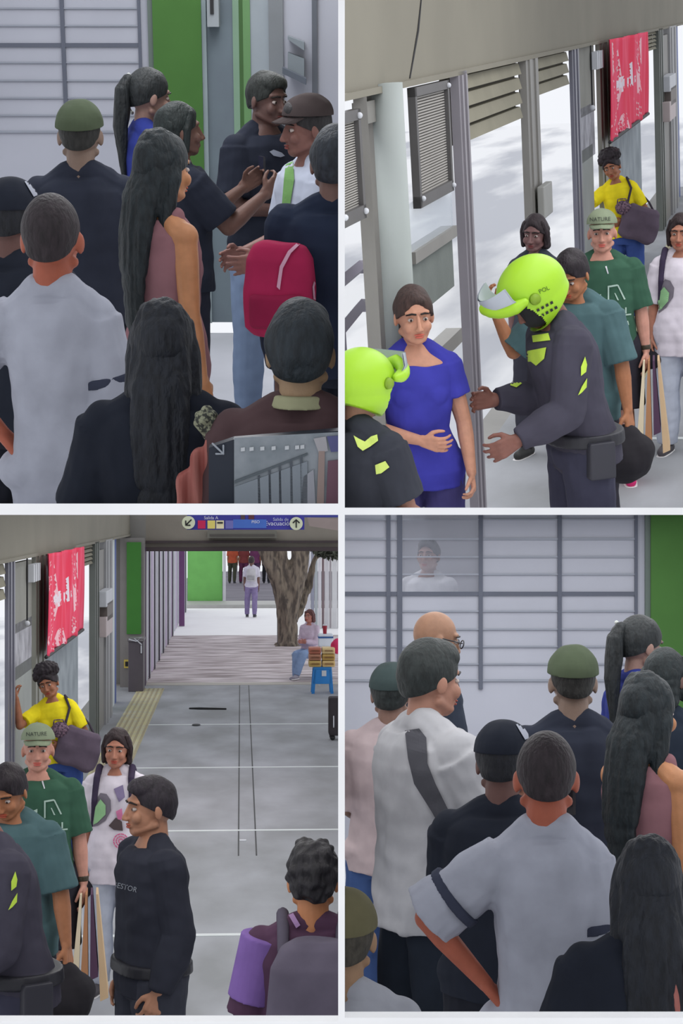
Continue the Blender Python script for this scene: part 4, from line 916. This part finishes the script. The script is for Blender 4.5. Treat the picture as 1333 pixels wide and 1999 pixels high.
# ---- officer with raised helmet visor
def officer(S, px, py, tag, clip=False):
    o = who(S, px, py, 1.86, 'police officer in black jacket bending forward, '+tag, extra_top=.055, yaw=-62, lean=12, head=(0, 28, 0), skn=(122, 80, 70), hair=None, wide=1.04, vox=.006, face=not clip,
            top=dict(c=(66, 64, 76), sleeve='long', ease=.03, hem=.82, neck=1.49, name='jacket'), bottom=dict(c=(60, 60, 76), ease=.03), shoes=(34, 34, 38), L=((.14, -.16, -1), (-.05, -.92, -.40)), R=((.05, -.02, -1), (-.10, -.97, .08)), curl=(30, 35))
    tt = o['tt']
    if not clip:
        hm = helmet(o, S)
        for r_, (x0, y0, x1, y1, n) in enumerate(((994, 633, 1082, 585, 10), (999, 646, 1086, 597, 10))):
            for i in range(n):
                x = x0+(x1-x0)*(i+.5*r_)/n; y = y0+(y1-y0)*(i+.5*r_)/n; px_patch(S, hm, [(x, y), (x+5, y-2.6), (x+7, y+2.4), (x+2, y+5)], darkm, 'check_square', .006, 4)
        px_text(S, hm, 'POL', 1062, 566, 9, plain((56, 84, 24)), 'helmet_lettering', -24)
    lm = plain((176, 204, 70), .7)
    polys = (((1050, 655), (1082, 650), (1086, 664), (1052, 668)), ((1024, 700), (1036, 686), (1078, 678), (1074, 700), (1058, 714), (1048, 706), (1026, 708)), ((1012, 724), (1030, 712), (1046, 726), (1042, 740), (1020, 756), (1008, 752)),
             ((1146, 716), (1154, 696), (1158, 712), (1156, 726), (1146, 734)), ((1140, 772), (1148, 754), (1158, 738), (1157, 756), (1148, 766)))
    for p in polys: px_patch(S, o['top'], [(x+(px-1012+10), y+(py-517)) for x, y in p], lm, 'reflective_patch', .010, 6)
    g = G(); T = Matrix.Translation((0, 0, 0)); g.loft([(0, 0, .93, .225, .175), (0, 0, .985, .222, .172)], e=2.4); bt = put(S, 'duty_belt', remesh(g, .008, 1, None, (), [plain((40, 40, 46), .5)]), o['MW'], o['root'])
    g = G()
    g.box((.16, -.06, .80), (.25, .06, .96)); me = remesh(g, .008, 2, None, (), [plain((46, 46, 54), .5)]); put(S, 'holster', me, o['MW'], bt)
    return o
# ---------------- upper right room
S = TR
hall_people(TR, 0, 0, 'upper right view')
o = who(TR, 1044, 421, 1.66, 'woman with short dark curly hair and a dark top behind the helmeted officer', yaw=-10, sex='f', head=(0, 6, 4), skn=(120, 88, 86), hair=('bob', (54, 44, 48)), vox=.0055, top=dict(c=(62, 66, 76)), bottom=dict(c=(60, 60, 70)), shoes=(50, 50, 50))
of = officer(TR, 990, 517, 'centre of the upper right view')
o = who(TR, 806, 562, 1.78, 'woman in a cobalt blue T-shirt reaching toward the officer', yaw=20, sex='f', head=(4, 6, 0), skn=(190, 138, 114), hair=('pony', (66, 48, 44), .6), vox=.005, wide=1.05,
        top=dict(c=(62, 62, 158), ease=.014, hem=.82, len=.55, neck=1.43), bottom=dict(c=(66, 62, 110)), shoes=(60, 60, 60), R=((.30, -.15, -1), (-.90, -.50, -.22)), L=((.22, -.05, -1), (.02, -.42, -.80)), curl=(40, 30))
o = who(TR, 712, 672, 1.72, 'officer in lime green helmet and black vest left of the woman in blue', extra_top=.055, yaw=140, head=(6, 10, 0), skn=(150, 108, 92), hair=None, wide=1.1, face=False,
        top=dict(c=(52, 54, 62), sleeve='short', ease=.035, hem=.82, neck=1.49, name='vest'), bottom=dict(c=(66, 66, 86), ease=.03), shoes=(34, 34, 38), L=HANG, R=((.20, -.2, -1), (-.3, -.6, -.4)))
hm = helmet(o, TR)
lm = plain((196, 214, 110), .8)
px_patch(TR, o['top'], [(690, 850), (700, 856), (712, 862), (724, 852), (736, 848), (738, 860), (722, 872), (708, 880), (698, 872)], lm, 'reflective_patch', .010, 5)
px_patch(TR, o['top'], [(732, 908), (752, 900), (760, 912), (744, 924), (734, 926)], lm, 'reflective_patch', .010, 5)
# ---------------- lower left room
S = LL
hall_people(LL, -1100, 1005, 'lower left view')
officer(LL, -122, 1522, 'left edge of the lower left view', True)
o = who(LL, 292, 1517, 1.79, 'young officer in a black uniform standing in profile facing left', yaw=-66, head=(-4, 2, 0), skn=(172, 124, 98), hair=('short', (42, 36, 44)), wide=1.14, vox=.005,
        top=dict(c=(48, 50, 60), sleeve='long', ease=.026, hem=.83, neck=1.49, name='jacket', wr=.008), bottom=dict(c=(58, 60, 70), ease=.03), shoes=(34, 34, 38), L=((.12, .16, -1), (-.02, -.36, -.94)), R=((.08, .05, -1), (-.05, -.3, -1)), curl=(35, 30))
px_text(LL, o['top'], 'GESTOR', 243, 1732, 11, plain((150, 154, 162), .9), 'sleeve_lettering', 14, .9)
g = G(); g.loft([(0, 0, .925, .215, .165), (0, 0, .975, .212, .162)], e=2.4); bt = put(LL, 'duty_belt', remesh(g, .008, 1, None, (), [plain((36, 36, 42), .5)]), o['MW'], o['root'])
o = who(LL, 611, 1647, 1.76, 'man with curly black hair and a purple sleeved shirt seen from behind', yaw=176, head=(2, 4, 0), skn=(182, 122, 82), hair=('curly', (40, 38, 42)), wide=1.15, face=False, vox=.0055,
        top=dict(c=(78, 54, 74), ease=.022, len=.9, band=(122, 94, 158), bpos=(-.12, .70)), bottom=dict(c=(50, 46, 56)), shoes=(60, 60, 60), L=((.22, -.05, -1), (.05, -.3, -1)), R=((.22, -.05, -1), (.05, -.3, -1)))
px_patch(LL, o['top'], [(563, 1786), (572, 1782), (586, 1806), (578, 1812)], plain((150, 120, 160), .9), 'collar_edge', .01, 5)
backpack(LL, o, (-.02, .21, 1.20), (.36, .20, .52), (92, 86, 100), 'soft dark grey backpack on the back of the purple sleeved man')
# far people and the seated woman
o = person(LL, 491, 1086, 52, 'distant person in a white shirt and lilac trousers walking away on the court', yaw=175, skn=(120, 90, 80), hair=('short', (70, 60, 60)), vox=.012, face=False, top=dict(c=(214, 210, 222)), bottom=dict(c=(142, 128, 168)), shoes=(70, 70, 76), legs=[((.1, -.18, -1), (0, .1, -1)), ((.02, .16, -1), (0, .2, -1))])
backpack(LL, o, (0, .18, 1.22), (.28, .14, .36), (196, 194, 196), 'pale backpack on the distant person in lilac trousers', straps=False)
for px, cc, tc, lb, yw in ((454, (70, 72, 60), (176, 84, 60), 'distant person in a rust coloured top behind the kerb, leftmost walker', 170), (476, (96, 50, 78), (120, 60, 60), 'distant person in dark red clothes beside the rust coloured walker', 185), (499, (84, 60, 90), (110, 60, 96), 'distant person in purple partly hidden behind the lilac trousers walker', 180), (521, (44, 44, 50), (50, 50, 56), 'distant person in black walking right of the lilac trousers walker', 170)):
    dd = 2.96*F/(1139-999.5); person(LL, px, 999.5+(2.96-1.72)*F/dd, dd, lb, yaw=yw, hair=('short', (60, 50, 50)), vox=.014, face=False, top=dict(c=tc), bottom=dict(c=cc), shoes=(50, 50, 60), legs=[((.1, -.15, -1), (0, .1, -1)), ((.02, .14, -1), (0, .15, -1))])
t = thing(LL, 'bench', LL.P(600, 1290, 33.0), 'pale bench under the seated woman at the edge of the court', 'bench'); q = LL.P(600, 1290, 33.0)
bx = q.x; t.matrix_basis = LL.M @ Matrix.Translation((bx, 33.2, 0)); PMW[t.name] = t.matrix_basis.copy()
g = G(); g.box((bx-.28, 32.95, .36), (bx+.45, 33.45, .41)); solid(LL, 'seat', g, pale, parent=t, bevel=.01)
for xx in (-.25, .38):
    for yy in (32.98, 33.38): g = G(); g.box((bx+xx, yy, 0), (bx+xx+.04, yy+.04, .36)); solid(LL, 'leg', g, pale, parent=t)
o = person(LL, 604, 1190, 33.0, 'woman in a pale pink top and light blue jeans sitting cross legged on a bench', yaw=-28, sex='f', pz=.52, head=(-5, 0, 0), skn=(186, 124, 110), hair=('bob', (110, 70, 70)), vox=.008, top=dict(c=(206, 188, 206), sleeve='long'), bottom=dict(c=(138, 160, 196)), shoes=(150, 146, 158), legs=[((-.05, -1, .02), (-.25, -.25, -1)), ((.0, -1, .0), (0, -.05, -1))], L=((.1, -.15, -1), (-.6, -.8, .1)), R=((.1, -.15, -1), (-.6, -.8, .1)))

# ---------------- the crowd in the pale hall, seen from behind in both remaining rooms
SK = (150, 92, 70)
def crowd(S, A, E, Fm, Gm, I, J, tag):
    o = who(S, *A, 1.70, 'man in a white T-shirt with dark sleeve stripes, '+tag, yaw=176, wide=.5, skn=(158, 84, 62), hair=('crop', (46, 38, 42)), face=False,
            top=dict(c=(160, 163, 175), ease=.035, len=.98, hem=.76, band=(58, 62, 78), bpos=(.60, .70), wr=.009, cuff=.012), bottom=dict(c=(112, 114, 160), kind='long'), shoes=(70, 70, 70), L=((.86, -.05, -.66), (-.62, .10, -.66)), R=((.20, .06, -1), (.0, -.25, -1)), curl=(45, 25))
    o = who(S, *E, 1.64, 'person in black wearing a dark cap with white strap, '+tag, yaw=165, head=(0, 8, 0), wide=1.05, skn=(96, 66, 60), hair=('short', (30, 32, 38)), hat=('cap', (34, 38, 48)), face=False,
            top=dict(c=(34, 38, 48), ease=.03, len=1.0), bottom=dict(c=(34, 36, 44)), shoes=(40, 40, 40), L=((.1, -.3, -1), (-.2, -.8, -.1)), R=((.1, -.3, -1), (-.2, -.8, -.1)))
    x, y = E; px_patch(S, o.get('hat'), [(x+22, y+2), (x+36, y-2), (x+54, y+26), (x+40, y+32)], plain((150, 154, 166), .9), 'white_strap', .008, 5)
    o = who(S, *Fm, 1.78, 'man in a black T-shirt and olive green cap, '+tag, yaw=180, wide=1.0, skn=(120, 100, 88), hair=('crop', (40, 40, 38)), hat=('cap', (72, 82, 64)), face=False, top=dict(c=(40, 44, 56), ease=.03, wr=.009), bottom=dict(c=(34, 36, 44)), shoes=(40, 40, 40))
    o = who(S, *Gm, 1.80, 'woman with a dark ponytail and a blue top, '+tag, yaw=118, sex='f', head=(0, 10, 0), skn=(140, 110, 100), hair=('pony', (38, 42, 44), 2.0), face=True, top=dict(c=(44, 54, 124), ease=.02), bottom=dict(c=(40, 42, 60)), shoes=(40, 40, 40))
    hh = o['hh']; g = G(); g.tube([hh((.074, .082, 1.715)), hh((.082, .088, 1.68)), hh((.085, .085, 1.63)), hh((.080, .070, 1.585)), hh((.070, .045, 1.555))], [.004]*5, 8); g.ell(hh((.076, .084, 1.72)), .010); g.ell(hh((.072, .045, 1.552)), .010)
    put(S, 'earphone_wire', g.mesh('earphone_wire', [plain((176, 180, 176), .5)], True), o['MW'], None, 'white earphone wire of the ponytailed woman, '+tag, 'earphones')
    o = who(S, *I, 1.73, 'woman with long black hair and sleeveless pink top, '+tag, yaw=128, sex='f', head=(6, 6, 0), skn=(176, 122, 84), hair=('long', (30, 38, 42), 1.6), face=True, wide=1.08, L=((-.05, -.12, -1), (-.1, -.2, -1)), top=dict(c=(134, 96, 102), sleeve='none', hem=.78), bottom=dict(c=(120, 104, 108)), shoes=(60, 60, 60))
    o = who(S, *J, 1.50, 'long haired person in black nearest the viewer, '+tag, yaw=178, sex='f', wide=1.3, head=(0, 6, 0), skn=(96, 70, 62), hair=('long', (28, 32, 40), 2.2), face=False, vox=.007, top=dict(c=(32, 36, 46), ease=.04, len=1.0, hem=.9), bottom=dict(c=(178, 150, 92), kind='long'), shoes=(60, 60, 60), L=((.3, -.2, -1), (-.2, -.6, -.6)), R=((.30, -.2, -1), (-.2, -.6, -.6)))
crowd(BR, (1066, 1427), (985, 1412), (1118, 1264), (1258, 1206), (1270, 1320), (1264, 1640), 'lower right view')
crowd(TL, (98, 377), (26, 352), (154, 199), (298, 137), (322, 260), (318, 592), 'upper left view')
def hold_phone(S, o, k, lb):
    w_, f_ = wrist(o, k); g = G(); c = w_+f_*.12; g.box(c+V3((-.036, -.006, -.07)), c+V3((.036, .006, .08)))
    put(S, 'phone', g.mesh('phone', [plain((40, 40, 46), .2)]), o['MW'], None, lb, 'phone')
S = BR
o = who(BR, 846, 1252, 1.84, 'tall boy in an oversized white T-shirt with a dark diagonal stripe and black shorts', yaw=118, head=(4, 6, 0), skn=(160, 116, 98), hair=('volume', (40, 46, 46)), wide=1.1,
        top=dict(c=(172, 172, 176), ease=.045, len=1.0, hem=.80, wr=.010, cuff=.012), bottom=dict(c=(32, 38, 48), kind='short', ease=.025), shoes=(60, 60, 60), L=((.12, -.40, -.90), (-.15, -.95, .10)), R=((.15, -.50, -.85), (-.25, -.95, .20)), curl=(40, 40))
px_patch(BR, o['top'], [(790, 1426), (818, 1422), (832, 1440), (834, 1490), (850, 1530), (872, 1575), (890, 1612), (872, 1636), (842, 1584), (808, 1530), (796, 1480)], plain((70, 70, 76), .9), 'diagonal_stripe', .009, 8)
hold_phone(BR, o, 'R', 'dark phone held by the tall boy in the striped white shirt')
o = who(BR, 764, 1297, 1.66, 'person in a dark cap, pale pink shirt and blue jeans, lower right view', yaw=170, skn=(130, 100, 88), hair=('short', (40, 46, 46)), hat=('cap', (58, 70, 70)), face=False, top=dict(c=(180, 164, 166), ease=.03, len=1.0, hem=.84), bottom=dict(c=(62, 84, 130), ease=.025), shoes=(60, 60, 66), L=((.12, -.1, -1), (-.1, -.9, -.3)), R=((.12, -.1, -1), (-.1, -.9, -.3)))
px_patch(BR, o['top'], [(732, 1572), (752, 1570), (758, 1630), (745, 1620)], plain((132, 92, 90), .9), 'back_mark', .01, 6)
o = who(BR, 864, 1193, 1.82, 'bald man in glasses and a black long sleeved shirt behind the tall boy', yaw=105, head=(0, 14, 0), skn=(140, 104, 82), hair=None, top=dict(c=(48, 54, 66), sleeve='long', ease=.025), bottom=dict(c=(50, 54, 66)), shoes=(40, 40, 40), L=((.2, .1, -1), (-.1, -.7, -.6)), R=((.2, -.2, -1), (-.1, -.8, -.4)))
hh = o['hh']; g = G()
for sx in (1, -1):
    g.tube([hh((sx*(.032+.022*math.cos(a)), -.108, 1.638+.018*math.sin(a))) for a in [math.radians(t) for t in range(0, 361, 30)]], [.003]*13, 6); g.tube([hh((sx*.055, -.10, 1.642)), hh((sx*.082, 0, 1.642))], [.003]*2, 6)
g.tube([hh((.01, -.112, 1.642)), hh((-.01, -.112, 1.642))], [.003]*2, 6); put(BR, 'glasses', g.mesh('glasses', [plain((40, 40, 44), .3)], True), o['MW'], None, 'thin dark glasses worn by the bald man', 'glasses')
who(BR, 1300, 1268, 1.70, 'dark haired person between the ponytailed and long haired women, lower right view', yaw=140, skn=(110, 84, 76), hair=('bob', (32, 40, 42)), face=False, top=dict(c=(36, 44, 56)), bottom=dict(c=(40, 42, 50)), shoes=(40, 40, 40))
who(BR, 672, 1740, 1.42, 'person in an olive cap cut off by the left edge of the lower right view', yaw=175, skn=(140, 110, 84), hair=('short', (60, 56, 48)), hat=('cap', (92, 88, 66)), face=False, top=dict(c=(150, 152, 160)), bottom=dict(c=(60, 60, 70)), shoes=(50, 50, 50))
person(BR, 836, 1052, 14.0, 'man in a white shirt seen faintly through the frosted pane', yaw=-20, skn=(150, 120, 112), hair=('short', (70, 74, 80)), vox=.007, scl=.97, top=dict(c=(196, 198, 206), sleeve='long'), bottom=dict(c=(90, 90, 100)), shoes=(60, 60, 60))
def cloth_heap(S, poly, d, c, label, name='hanging_cloth'):
    g = G(); P0 = [S.P(x, y, d) for x, y in poly]; g.prism([(p.x, p.z) for p in P0], 'y', d, d+.05)
    me = remesh(g, .008, 4, lambda V, N: .012*np.sin(V[:, 0]*160+V[:, 2]*12)*.6+.005*nz(V, 4), (), [mat('salmon_cloth', c, c2=(128, 62, 56), scale=12, stretch=(3, 1, .3))]); put(S, name, me, S.M.copy(), None, label, 'cloth')
cloth_heap(BR, [(1336, 1880), (1350, 1880), (1350, 2010), (1280, 2010), (1300, 1940)], 4.35, (170, 112, 104), 'salmon coloured cloth at the lower right corner of the lower right view')
S = TL
cloth_heap(TL, [(402, 858), (412, 880), (412, 1010), (328, 1010), (350, 940), (380, 880)], 4.25, (176, 116, 106), 'salmon coloured cloth beside the dark framed video overlay')
p = TL.P(403, 822, 4.3); g = G(); g.ell(p, (.030, .03, .034)); g.ell(p+V3((.012, 0, -.028)), (.026, .03, .02)); me = remesh(g, .004, 1, lambda V, N: .005*nz(V, 18), (), [mat('scrunchie', (132, 134, 112), c2=(52, 54, 50), scale=110, thr=(.45, .55))]); put(TL, 'scrunchie', me, TL.M.copy(), None, 'olive speckled scrunchie above the salmon cloth', 'hair tie')
o = who(TL, 348, 202, 1.70, 'dark haired person in black raising a phone, upper left view', yaw=112, skn=(104, 74, 64), hair=('bob', (34, 42, 42)), face=False, top=dict(c=(38, 42, 54), ease=.03), bottom=dict(c=(40, 42, 54)), shoes=(40, 40, 40), L=((.10, -.62, -.75), (-.12, -.80, .60)), R=((.10, -.62, -.75), (-.12, -.80, .60)), curl=(40, 40))
hold_phone(TL, o, 'L', 'dark phone held up by the person in black, upper left view')
o = who(TL, 526, 142, 1.80, 'man in a black T-shirt and light blue jeans with folded arms', yaw=38, head=(10, 8, 0), skn=(96, 70, 64), hair=('short', (40, 44, 42)), wide=1.1, top=dict(c=(38, 42, 54), ease=.028), bottom=dict(c=(124, 142, 170), ease=.02), shoes=(70, 74, 110), L=((.22, -.15, -1), (-.85, -.55, -.05)), R=((.22, -.15, -1), (-.85, -.50, -.1)))
px_patch(TL, o['top'], [(526, 296), (534, 292), (550, 298), (556, 304), (548, 307), (534, 304)], plain((140, 146, 160), .9), 'chest_logo', .008, 5)
o = who(TL, 592, 192, 1.75, 'man in a dark cap and white shirt with a green lanyard facing left', yaw=-68, head=(0, 6, 0), skn=(118, 80, 72), hair=('short', (44, 42, 44)), hat=('cap', (66, 58, 58)), top=dict(c=(176, 182, 198), ease=.03, hem=.92, neck=1.48), bottom=dict(c=(36, 40, 50)), shoes=(40, 40, 40), L=((.12, -.15, -1), (-.3, -.9, -.2)), R=((.12, -.2, -1), (-.3, -.9, -.2)))
px_patch(TL, o['top'], [(560, 300), (572, 310), (574, 350), (566, 400), (556, 420), (550, 400), (554, 350)], plain((104, 146, 84), .9), 'green_lanyard', .010, 6)
o = who(TL, 655, 246, 1.76, 'person in a dark navy jacket at the right edge of the upper left view', yaw=172, skn=(110, 84, 76), hair=('short', (44, 50, 58)), wide=1.12, face=False, top=dict(c=(34, 42, 60), sleeve='long', ease=.03), bottom=dict(c=(36, 40, 50)), shoes=(40, 40, 40))
g = G(); 
bp = backpack(TL, o, (.17, .20, 1.20), (.26, .17, .33), (150, 34, 72), 'crimson backpack with pale pink trim behind the navy jacket', straps=False)
for poly in (((540, 560), (546, 520), (562, 490), (584, 470), (588, 474), (568, 494), (552, 524), (546, 566)), ((610, 560), (618, 530), (640, 506), (656, 500), (656, 530), (640, 560), (630, 590), (612, 584))): px_patch(TL, bp, list(poly), plain((184, 140, 160), .9), 'pink_trim', .010, 6)
o = who(TL, 586, 592, 1.55, 'person with thick dark hair and a cream collar nearest the viewer above the screen', yaw=176, skn=(150, 124, 96), hair=('volume', (34, 42, 48)), wide=1.1, face=False, vox=.007, top=dict(c=(78, 60, 62), ease=.03, collar=(150, 150, 120)), bottom=dict(c=(40, 42, 50)), shoes=(40, 40, 40))
# picture-in-picture video overlay, built as a flat panel in the corner
d = 4.1
def PP(pts, dd): return [(TL.P(x, y, dd).x, TL.P(x, y, dd).z) for x, y in pts]
q = TL.P(560, 985, d); t = thing(TL, 'overlay_inset', q, 'dark framed video overlay showing a pale station scene with a white arrow beside it', 'video overlay')
g = G(); g.prism(PP([(408, 872), (456, 856), (672, 838), (690, 1040), (408, 1040)], d), 'y', d-.01, d+.02); solid(TL, 'inset_frame', g, plain((34, 40, 52), .4), parent=t)
g = G(); g.prism(PP([(457, 855), (672, 843), (690, 1040), (457, 1040)], d-.012), 'y', d-.014, d-.010); pic = solid(TL, 'inset_picture', g, mat('inset_grey', (140, 146, 152), c2=(116, 124, 130), scale=14, bump=0), parent=t)
def bar(pts, c, name='picture_detail'): g = G(); g.prism(PP(pts, d-.016), 'y', d-.018, d-.0145); solid(TL, name, g, plain(c), parent=pic)
bar([(458, 938), (600, 884), (600, 888), (458, 944)], (84, 92, 98)); bar([(458, 950), (600, 900), (600, 985), (458, 985)], (126, 134, 142))
for x, y0 in ((503, 930), (524, 918), (544, 908), (566, 898), (586, 890)): bar([(x, y0), (x+4, y0-2), (x+6, 990), (x+1, 990)], (78, 84, 92))
bar([(612, 856), (636, 852), (640, 880), (622, 884)], (160, 158, 162)); bar([(638, 852), (672, 850), (672, 880), (646, 882)], (84, 86, 130)); bar([(622, 880), (634, 880), (632, 990), (618, 990)], (148, 130, 124)); bar([(640, 900), (672, 896), (672, 990), (636, 990)], (110, 78, 92)); bar([(592, 930), (612, 916), (616, 990), (588, 990)], (150, 152, 160))
for i, x in enumerate((470, 487, 508, 530, 556, 576, 586)): bar([(x, 874-i*.8), (x+8, 873-i*.8), (x+8, 880-i*.8), (x, 881-i*.8)], (184, 188, 192), 'picture_mark')
g = G(); a_, b_ = TL.P(415, 866, d-.02), TL.P(436, 886, d-.02); g.tube([a_, b_], [.0022]*2, 6); g.tube([TL.P(422, 886, d-.02), b_, TL.P(436, 870, d-.02)], [.0022]*3, 6); solid(TL, 'arrow_mark', g, plain((150, 156, 164)), parent=t)
